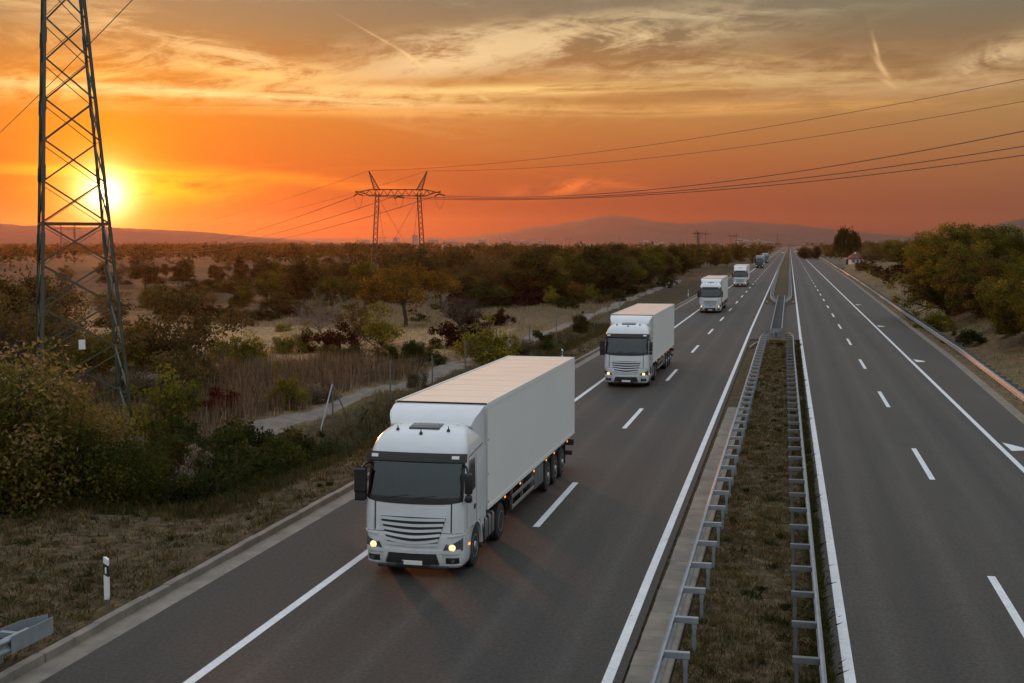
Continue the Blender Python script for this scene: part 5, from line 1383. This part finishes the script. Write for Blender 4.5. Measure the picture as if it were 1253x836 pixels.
# far woods that read as one mass
rg = np.random.default_rng(77); cen, rad = [], []
def wood(px0, px1, D0, D1, n, h0, h1):
    for i in range(n):
        px = rg.uniform(px0, px1); D = math.exp(rg.uniform(math.log(D0), math.log(D1))); p = ray(px, VY); p.z = 0; p = p * (D / p.dot(Vector((-math.sin(TH), math.cos(TH), 0))))
        if -16 < p.x < 24: continue
        h = rg.uniform(h0, h1) 
        for q in range(4): cen.append((p.x + rg.normal(0, h * .4), p.y + rg.normal(0, h * .3), h * rg.uniform(.05, .8))); rad.append(h * rg.uniform(.25, .42))
wood(-150, 480, 480, 800, 150, 4, 8); wood(250, 960, 620, 1500, 420, 4, 8.5); wood(-200, 500, 800, 2100, 800, 5, 9); wood(560, 955, 480, 900, 200, 4, 8); wood(-100, 1000, 1800, 2700, 420, 7, 11); wood(985, 1250, 600, 1600, 260, 5, 9)
wood(120, 520, 1300, 1500, 200, 7, 10)
Vq, Fa, cc = leaf_cloud(cen, rad, 190000, .8, rg)
Vq[:, 2] = np.maximum(Vq[:, 2], 0)
tag(link('distant_woodland', np_mesh('distant_woodland', Vq, Fa, L['dark'], cc)), 'hazy belts of far woodland across the plain below the hills', 'woodland', kind='stuff')

# ------------------------------------------------------------------ grass
def blades(x, y, z, h, wd, rg, lean=.45, tint=(.5, .2)):
    n = len(x); a = rg.uniform(0, 2 * PI, n); dx, dy = np.cos(a) * wd, np.sin(a) * wd
    la = rg.uniform(0, 2 * PI, n); ll = np.abs(rg.normal(0, lean, n)) * h
    p = np.stack([x, y, z], 1); o = np.stack([dx, dy, 0 * x], 1); t_ = np.stack([np.cos(la) * ll, np.sin(la) * ll, h], 1); m_ = t_ * np.array([.4, .4, .6])
    V = np.stack([p - o, p + o, p + m_ + o * .7, p + t_, p + m_ - o * .7], 1).reshape(-1, 3)
    k = np.arange(n)[:, None] * 5
    Fa = (k + np.array([[0, 1, 2, 3, 4]]))
    cc = np.zeros((n, 3)); cc[:, 0] = np.clip(tint[0] + rg.normal(0, tint[1], n), 0, 1); cc[:, 1] = np.clip(.5 + rg.normal(0, .22, n), 0, 1)
    return V, Fa, cc
def grass(name, x, y, h, wd, m_, label, lean=.45, tint=(.5, .2), seed=1, tn=None):
    rg = np.random.default_rng(seed); V, Fa, cc = blades(x, y, gz(x, y) - .01, h, wd, rg, lean, tint)
    if tn is not None: cc[:, 0] = np.clip(cc[:, 0] + tn, 0, 1)
    o = link(name, np_mesh(name, V, Fa, m_, np.repeat(cc, 5, 0))); tag(o, label, 'grass', kind='stuff'); return o
rg = np.random.default_rng(9)
def clumped(n, x0, x1, y0, y1, sp=.12, per=7, dens=None):
    m_ = n // per; cx_ = rg.uniform(x0, x1, m_)
    # denser near the camera
    cy_ = y0 * (y1 / y0) ** rg.uniform(0, 1, m_)
    if dens is not None:
        k = rg.uniform(0, 1, m_) < dens(cx_, cy_); cx_, cy_ = cx_[k], cy_[k]; m_ = len(cx_)
    x = np.repeat(cx_, per) + rg.normal(0, sp, m_ * per); y = np.repeat(cy_, per) + rg.normal(0, sp, m_ * per); return x, y
# mown left verge
dn = lambda x, y: np.clip(.55 + .6 * vnoise(x, y, .8, 21), 0, 1) * ((y < 33.5) | (x > -18.2))
x, y = clumped(150000, -26, -14.35, 14, 160, .10, 8, dn); k = (x < -14.3)
x, y = x[k], y[k]; grass('verge_grass', x, y, rg.uniform(.03, .17, len(x)), rg.uniform(.005, .013, len(x)) * (1 + y / 60), M['turf'], 'short dry mown grass on the left verge', .8, (.40, .2), 2, tn=-.35 * np.clip(vnoise(x, y, .45, 5) + .15 * (y > 45), 0, 1))
# ditch grass
x, y = clumped(60000, -22.5, -16.2, 33, 130, .16, 8, lambda x, y: (x > -20.6) | (y < 50)); grass('ditch_grass', x, y, rg.uniform(.12, .45, len(x)), rg.uniform(.006, .014, len(x)), M['turf'], 'rough green and brown grass on the ditch banks', .5, (.25, .18), 3)
# rough strip along the fence
x, y = clumped(30000, -22.2, -20.2, 40, 180, .2, 10, lambda x, y: (np.abs(x - np.interp(y, [p[1] for p in TP], [p[0] for p in TP])) > 1.15) * np.clip(.5 + vnoise(x, y, .6, 8), 0, 1)); grass('fence_line_grass', x, y, rg.uniform(.08, .32, len(x)), rg.uniform(.007, .014, len(x)), M['straw'], 'straw coloured tall grass along the wire fence', .35, (.5, .2), 4)
# reed and rough field
def reed_d(x, y): return np.clip(.25 + .9 * vnoise(x, y, .10, 31) + .45 * vnoise(x, y, .5, 32), 0, 1) * (((x - -33.7) ** 2 + (y - 52.6) ** 2) > 36) * (x < np.interp(y, [p[1] for p in TP], [p[0] for p in TP]) - 1.6)
x, y = clumped(240000, -62, -23.5, 50, 128, .35, 12, lambda x, y: reed_d(x, y) * (y < 85 + 3 * np.sin(x * .3))); grass('dry_reeds', x, y, rg.uniform(.5, 1.35, len(x)), rg.uniform(.012, .024, len(x)), M['reed'], 'tall dry purplish brown weeds filling the rough field', .22, (.45, .22), 5)
x, y = clumped(110000, -75, -23.5, 46, 200, .5, 10, lambda x, y: np.clip(.4 + vnoise(x, y, .16, 41), 0, 1) * np.where((y > 86) & (y < 119), .25, 1) * (x < np.interp(y, [p[1] for p in TP], [p[0] for p in TP]) - 1.5)); grass('field_grass', x, y, rg.uniform(.2, .55, len(x)), rg.uniform(.012, .026, len(x)), M['straw'], 'pale dry grass between the weeds of the field', .5, (.55, .2), 6)
# median
x, y = clumped(110000, -1.98, .98, 14, 106, .07, 8, lambda x, y: np.clip(.55 + .8 * vnoise(x, y, 1.1, 51), 0, 1)); k = (x > -1.98) & (x < .93)
x, y = x[k], y[k]; grass('median_grass', x, y, rg.uniform(.03, .13, len(x)), rg.uniform(.004, .009, len(x)) * (1 + y / 60), M['turf'], 'thin dry grass and weeds on the median strip', .8, (.66, .18), 7, tn=-.38 * np.clip(vnoise(x, y, .55, 53), 0, 1))
x, y = clumped(26000, .55, 1.12, 14, 106, .07, 8); x = np.minimum(x, 1.16 - .1 * rg.uniform(0, 1, len(x))); x = np.minimum(x, 1.0 - .25 * rg.uniform(0, 1, len(x)) ** 2); grass('median_edge_grass', x, y, rg.uniform(.04, .2, len(x)), rg.uniform(.004, .009, len(x)), M['turf'], 'green weeds creeping over the edge of right carriageway', .9, (.3, .18), 8)
def tufts(name, n, xr, yr, label, m_, h0, h1, seed, tint, ok=None):
    rg = np.random.default_rng(seed); cx_ = rg.uniform(*xr, n); cy_ = yr[0] * (yr[1] / yr[0]) ** rg.uniform(0, 1, n)
    if ok is not None: k = ok(cx_, cy_); cx_, cy_ = cx_[k], cy_[k]
    per = 46; sz = np.repeat(rg.uniform(.04, .16, len(cx_)), per); x = np.repeat(cx_, per) + rg.normal(0, 1, len(cx_) * per) * sz; y = np.repeat(cy_, per) + rg.normal(0, 1, len(cx_) * per) * sz
    grass(name, x, y, np.repeat(rg.uniform(h0, h1, len(cx_)), per) * rg.uniform(.5, 1.1, len(x)), rg.uniform(.005, .011, len(x)) * (1 + y / 70), m_, label, .6, tint, seed)
on_verge = lambda x, y: (x < -14.5) & ((y < 33.5) | (x > -17.6))
tufts('straw_tufts', 900, (-27, -14.4), (15, 90), 'straw tufts standing in the mown left verge', M['straw'], .08, .26, 71, (.35, .2), on_verge)
tufts('weed_tufts', 500, (-27, -14.4), (15, 90), 'green weeds standing in the mown left verge', M['turf'], .06, .2, 72, (.12, .1), on_verge)
tufts('straw_tufts', 420, (-1.8, .45), (15, 105), 'straw tufts scattered over the median strip', M['straw'], .06, .2, 73, (.35, .2))
tufts('weed_tufts', 130, (-1.8, .95), (15, 105), 'green weeds scattered over the median strip', M['turf'], .06, .24, 74, (.10, .1))
# right bank
x, y = clumped(90000, 11.3, 40, 45, 330, .3, 9, lambda x, y: np.clip(.45 + .8 * vnoise(x, y, .3, 61), 0, 1) * (x > redge(y) + 1.4)); grass('bank_grass', x, y, rg.uniform(.08, .35, len(x)), rg.uniform(.008, .02, len(x)), M['straw'], 'dry tawny grass on the bank right of the road', .6, (.5, .2), 9)
# dark weedy tufts on the median
for x, y, h, lb in ((-.55, 99.5, .42, 'dark green weed tuft before the crossover barrier'), (-.2, 59, .22, 'small weed tuft midway along the median grass'), (-.5, 29.0, .16, 'low dark weed tuft low on the near median'), (.12, 27.6, .2, 'dark weed tuft beside a right median guardrail post')):
    put('bdark', x, y, h, lb, 'weed', 'weed tufts on the median', 1.3)
for k, lst in LIB.items():
    for t_ in lst:
        if not t_.get('used'):
            for c in list(t_.children): bpy.data.objects.remove(c)
            bpy.data.objects.remove(t_)
        else:
            del t_['used']
for o in list(bpy.data.objects):
    if 'h' in o: del o['h']

# ------------------------------------------------------------------ light
SUNPX = (128, 238)
sd = ray(*SUNPX).normalized()
el = math.asin(sd.z); az = math.atan2(sd.x, sd.y)        # azimuth from +Y towards +X
sun = bpy.data.lights.new('sun', 'SUN'); so = bpy.data.objects.new('sun', sun); col.objects.link(so)
sun.energy = 2.6; sun.angle = math.radians(3.0); sun.color = (1.0, .34, .10)
lamp_el = max(el, math.radians(2.45))
ldv = Vector((math.sin(az) * math.cos(lamp_el), math.cos(az) * math.cos(lamp_el), math.sin(lamp_el)))
so.rotation_euler = (-ldv).to_track_quat('-Z', 'Y').to_euler(); so.location = (0, 0, 60)

w = bpy.data.worlds.new('World'); sc.world = w; w.use_nodes = True
t = NT(w); bg = t.n['Background']
sky = t.new('ShaderNodeTexSky', sky_type='NISHITA', sun_disc=False)
sky.sun_elevation = lamp_el; sky.sun_rotation = az; sky.air_density = 1.5; sky.dust_density = 2.0
tc = t.new('ShaderNodeTexCoord').outputs['Generated']
nv = t.new('ShaderNodeVectorMath', operation='NORMALIZE'); t.l.new(tc, nv.inputs[0])
sp = t.new('ShaderNodeSeparateXYZ'); t.l.new(nv.outputs[0], sp.inputs[0])
X_, Y_, Z_ = sp.outputs
hz = t.math('SQRT', t.math('ADD', t.math('MULTIPLY', X_, X_), t.math('MULTIPLY', Y_, Y_)))
vv = t.math('MULTIPLY', t.math('DIVIDE', Z_, t.math('MAXIMUM', hz, .02)), 1000.0)          # milli-tan of elevation
aa = t.math('MULTIPLY', t.math('SUBTRACT', t.math('ARCTAN2', X_, Y_), az), 1000.0)    # milliradians from the sun's azimuth
# wrap azimuth difference is fine: the seam lies behind the camera
absa = t.math('ABSOLUTE', aa)
ev = t.math('DIVIDE', vv, 260.0, clamp=True)
near_ = t.ramp(ev, [(0, srgb(146, 20, 20)), (.06, srgb(152, 24, 12)), (.14, srgb(168, 40, 0)), (.22, srgb(190, 72, 0)), (.36, srgb(214, 114, 14)), (.5, srgb(196, 122, 44)), (.64, srgb(160, 128, 84)), (.78, srgb(140, 128, 104)), (1, srgb(132, 132, 122))])
far_ = t.ramp(ev, [(0, srgb(114, 74, 66)), (.10, srgb(124, 80, 64)), (.25, srgb(154, 106, 70)), (.4, srgb(166, 130, 86)), (.55, srgb(136, 108, 78)), (.7, srgb(118, 112, 94)), (.85, srgb(104, 110, 104)), (1, srgb(100, 110, 110))])
fm = t.math('DIVIDE', absa, 780.0, clamp=True); fm = t.math('POWER', fm, .75)
base = t.mix(fm, near_, far_)
# the sky away from the sunset: cool, brighter overhead
ez = t.ramp(t.math('MAXIMUM', Z_, 0.0), [(0, (.36, .34, .33)), (.12, (.42, .46, .48)), (.3, (.50, .60, .66)), (.6, (.76, .82, .90)), (1, (.80, .85, .93))])
back = t.math('MULTIPLY', t.math('SUBTRACT', absa, 900.0, clamp=False), 1 / 900., clamp=True)
over = t.math('MULTIPLY', t.math('SUBTRACT', Z_, .20), 1 / .35, clamp=True)
bm = t.math('MAXIMUM', back, over)
base = t.mix(bm, base, ez)
# clouds: oriented streaks with ragged, stretched noise
cv = t.new('ShaderNodeCombineXYZ'); t.put(cv.inputs[0], aa); t.put(cv.inputs[1], vv)
def wisp(sx, sy, rot, scale, det=7, rough=.6, dist=.6, seed=0.0):
    mp = t.new('ShaderNodeMapping', vector_type='TEXTURE'); mp.inputs['Rotation'].default_value = (0, 0, rot); mp.inputs['Scale'].default_value = (sx, sy, 1); mp.inputs['Location'].default_value = (seed * 310, seed * 170, seed)
    t.l.new(cv.outputs[0], mp.inputs[0])
    return t.noise(mp.outputs[0], scale, det, rough, dist)
_d = wisp(46, 13, .10, 1.0, 9, .7, .8, 4.4)
def mixn(n_, k): return t.math('ADD', t.math('MULTIPLY', n_, 1 - k), t.math('MULTIPLY', _d, k))
wA = mixn(wisp(170, 20, -.10, 1.0, 9, .66, .8, 0.3), .35); wB = mixn(wisp(80, 24, .14, 1.0, 10, .68, 1.0, 1.7), .35); wC = mixn(wisp(200, 11, 0.0, 1.0, 8, .62, .5, 2.9), .3)
def strip_mask(cx_, cy_, ang, L_, W_, soft=1.0):
    """soft oriented bar, centre and sizes in photo pixels around the sun"""
    ca, sa = math.cos(ang), math.sin(ang); k = 1000. / F
    ax = (math.atan((cx_ - CX) / F) - math.atan((SUNPX[0] - CX) / F)) * 1000; ay = (VY - cy_) * k * math.cos(math.atan((cx_ - CX) / F))
    dx = t.math('SUBTRACT', aa, ax); dy = t.math('SUBTRACT', vv, ay)
    u = t.math('ADD', t.math('MULTIPLY', dx, ca), t.math('MULTIPLY', dy, sa)); v = t.math('SUBTRACT', t.math('MULTIPLY', dy, ca), t.math('MULTIPLY', dx, sa))
    u = t.math('DIVIDE', u, L_ * k); v = t.math('DIVIDE', v, W_ * k)
    q = t.math('ADD', t.math('MULTIPLY', u, u), t.math('MULTIPLY', v, v))
    return t.math('EXPONENT', t.math('MULTIPLY', q, -1.0))
def cloud(base, cx_, cy_, ang, L_, W_, nz, lo, hi, colr, st):
    mk = strip_mask(cx_, cy_, ang, L_, W_)
    f = t.math('MULTIPLY', t.math('SUBTRACT', nz, lo), 1 / (hi - lo), clamp=True)
    f = t.math('MULTIPLY', t.math('MULTIPLY', f, mk), st, clamp=True)
    return t.mix(f, base, colr)
S_ = srgb
for c_ in (
    (150, 40, -.22, 240, 22, wA, .47, .60, S_(220, 186, 130), .8), (310, 82, -.30, 180, 17, wA, .42, .57, S_(246, 204, 138), 1.0),
    (350, 98, -.10, 260, 18, wB, .45, .58, S_(248, 202, 124), 1.0), (150, 106, .05, 190, 20, wB, .43, .56, S_(255, 208, 118), 1.0),
    (300, 121, -.03, 310, 7, wC, .38, .54, S_(255, 224, 150), 1.2), (560, 115, .02, 320, 8, wC, .40, .55, S_(254, 208, 128), 1.15),
    (420, 138, .0, 380, 7, wC, .45, .58, S_(246, 172, 82), .7),
    (560, 74, .16, 130, 24, wB, .42, .56, S_(242, 206, 150), 1.1), (700, 56, .06, 200, 20, wB, .46, .58, S_(232, 200, 150), 1.0), (640, 40, .10, 230, 9, wA, .43, .57, S_(230, 200, 150), .9), (860, 26, .02, 150, 5, wA, .42, .56, S_(214, 190, 148), .7),
    (800, 92, .04, 220, 18, wA, .45, .59, S_(226, 186, 130), .9), (960, 98, -.04, 190, 14, wC, .43, .57, S_(218, 180, 126), .85), (740, 137, .0, 380, 7, wC, .42, .57, S_(232, 170, 96), .9), (1010, 116, .04, 170, 8, wC, .43, .57, S_(212, 170, 116), .6),
    (1208, 76, .30, 54, 18, wB, .42, .55, S_(220, 186, 138), 1.0), (1200, 102, .06, 110, 10, wC, .43, .57, S_(206, 166, 118), .7),
    (1062, 64, -1.30, 16, 2.2, wB, .36, .55, S_(222, 182, 132), .85), (1070, 88, -1.0, 15, 3.0, wB, .38, .54, S_(228, 184, 130), .9), (1079, 106, -.6, 11, 2.2, wB, .36, .52, S_(226, 180, 126), .8),
    (465, 52, -.50, 36, 1.2, wB, .35, .55, S_(230, 190, 132), .85), (506, 78, -.62, 22, 2.2, wB, .33, .5, S_(244, 204, 142), 1.0), (588, 122, -.5, 12, 2.5, wB, .3, .5, S_(246, 204, 134), .9),
    (500, 8, 0, 500, 7, wA, .50, .64, S_(172, 158, 132), .5),
    (225, 96, 0, 46, 6, wB, .38, .52, S_(196, 122, 52), 1.0), (520, 104, .02, 150, 5, wA, .42, .56, S_(204, 142, 76), .9), (660, 98, .04, 90, 5, wA, .42, .56, S_(204, 146, 86), .7),
    (690, 230, .10, 60, 9, wB, .44, .55, S_(236, 120, 60), 1.0), (740, 226, -.12, 60, 3, wC, .42, .56, S_(232, 120, 62), .8), (330, 216, -.10, 180, 7, wC, .42, .56, S_(250, 128, 34), .9),
    (150, 213, -.03, 120, 6, wC, .40, .54, S_(255, 196, 40), 1.0), (195, 232, .02, 100, 18, wB, .40, .55, S_(255, 176, 16), 1.0), (60, 213, 0, 90, 4, wC, .40, .54, S_(255, 150, 40), .8),
    (500, 205, 0, 330, 14, wC, .52, .66, S_(222, 110, 44), .4)):
    base = cloud(base, *c_)
# glow and disc of the low sun
dt = t.new('ShaderNodeVectorMath', operation='DOT_PRODUCT'); t.l.new(nv.outputs[0], dt.inputs[0]); dt.inputs[1].default_value = sd
ang_ = t.math('MULTIPLY', t.math('ARCCOSINE', t.math('MINIMUM', dt.outputs['Value'], .9999999)), 1000.0)
def glow(wd, p=1.0): return t.math('EXPONENT', t.math('MULTIPLY', t.math('POWER', t.math('DIVIDE', ang_, wd), p), -1.0))
def add(base, f, c): 
    n = t.new('ShaderNodeMix', data_type='RGBA', blend_type='ADD'); n.inputs[0].default_value = 1.0
    t.put(n.inputs[6], base); t.put(n.inputs[7], t.mix(f, (0, 0, 0, 1), c)); return n.outputs[2]
base = add(base, glow(70), (.42, .15, .0, 1)); base = add(base, glow(24, 1.1), (1.4, .85, .02, 1)); base = add(base, glow(10, 1.2), (7.0, 6.0, 3.2, 1))
# physical sky adds its share overhead
nk = t.new('ShaderNodeMix', data_type='RGBA', blend_type='ADD'); nk.inputs[0].default_value = 1.0
t.put(nk.inputs[6], base)
sks = t.mix(1.0, sky.outputs[0], t.mix(bm, (.004, .004, .004, 1), (.05, .05, .05, 1)), 'MULTIPLY'); t.put(nk.inputs[7], sks)
t.l.new(nk.outputs[2], bg.inputs[0]); bg.inputs[1].default_value = 1.0

# haze: one even box of air
HAZE = True
if HAZE:
    m = bpy.data.materials.new('haze'); m.use_nodes = True; t = NT(m); t.n.remove(t.p)
    pv = t.new('ShaderNodeVolumePrincipled'); pv.inputs['Color'].default_value = (.72, .40, .23, 1); pv.inputs['Density'].default_value = .00005; pv.inputs['Anisotropy'].default_value = .74
    t.l.new(pv.outputs[0], t.n['Material Output'].inputs['Volume'])
    mb = MB(); mb.box(-6050, 6050, -250, 8600, -4, 185); o = mb.build('haze', m, smooth=False); tag(o, kind='stuff')

# ------------------------------------------------------------------ render settings
vs = sc.view_settings; vs.view_transform = 'Standard'; vs.look = 'None'; vs.gamma = 1; vs.exposure = 0; vs.use_curve_mapping = False
cy = sc.cycles; cy.max_bounces = 6; cy.diffuse_bounces = 2; cy.glossy_bounces = 3; cy.transmission_bounces = 3; cy.transparent_max_bounces = 8; cy.volume_bounces = 0
cy.use_denoising = True; cy.denoiser = 'OPENIMAGEDENOISE'; cy.sample_clamp_indirect = 4; cy.caustics_reflective = False; cy.caustics_refractive = False
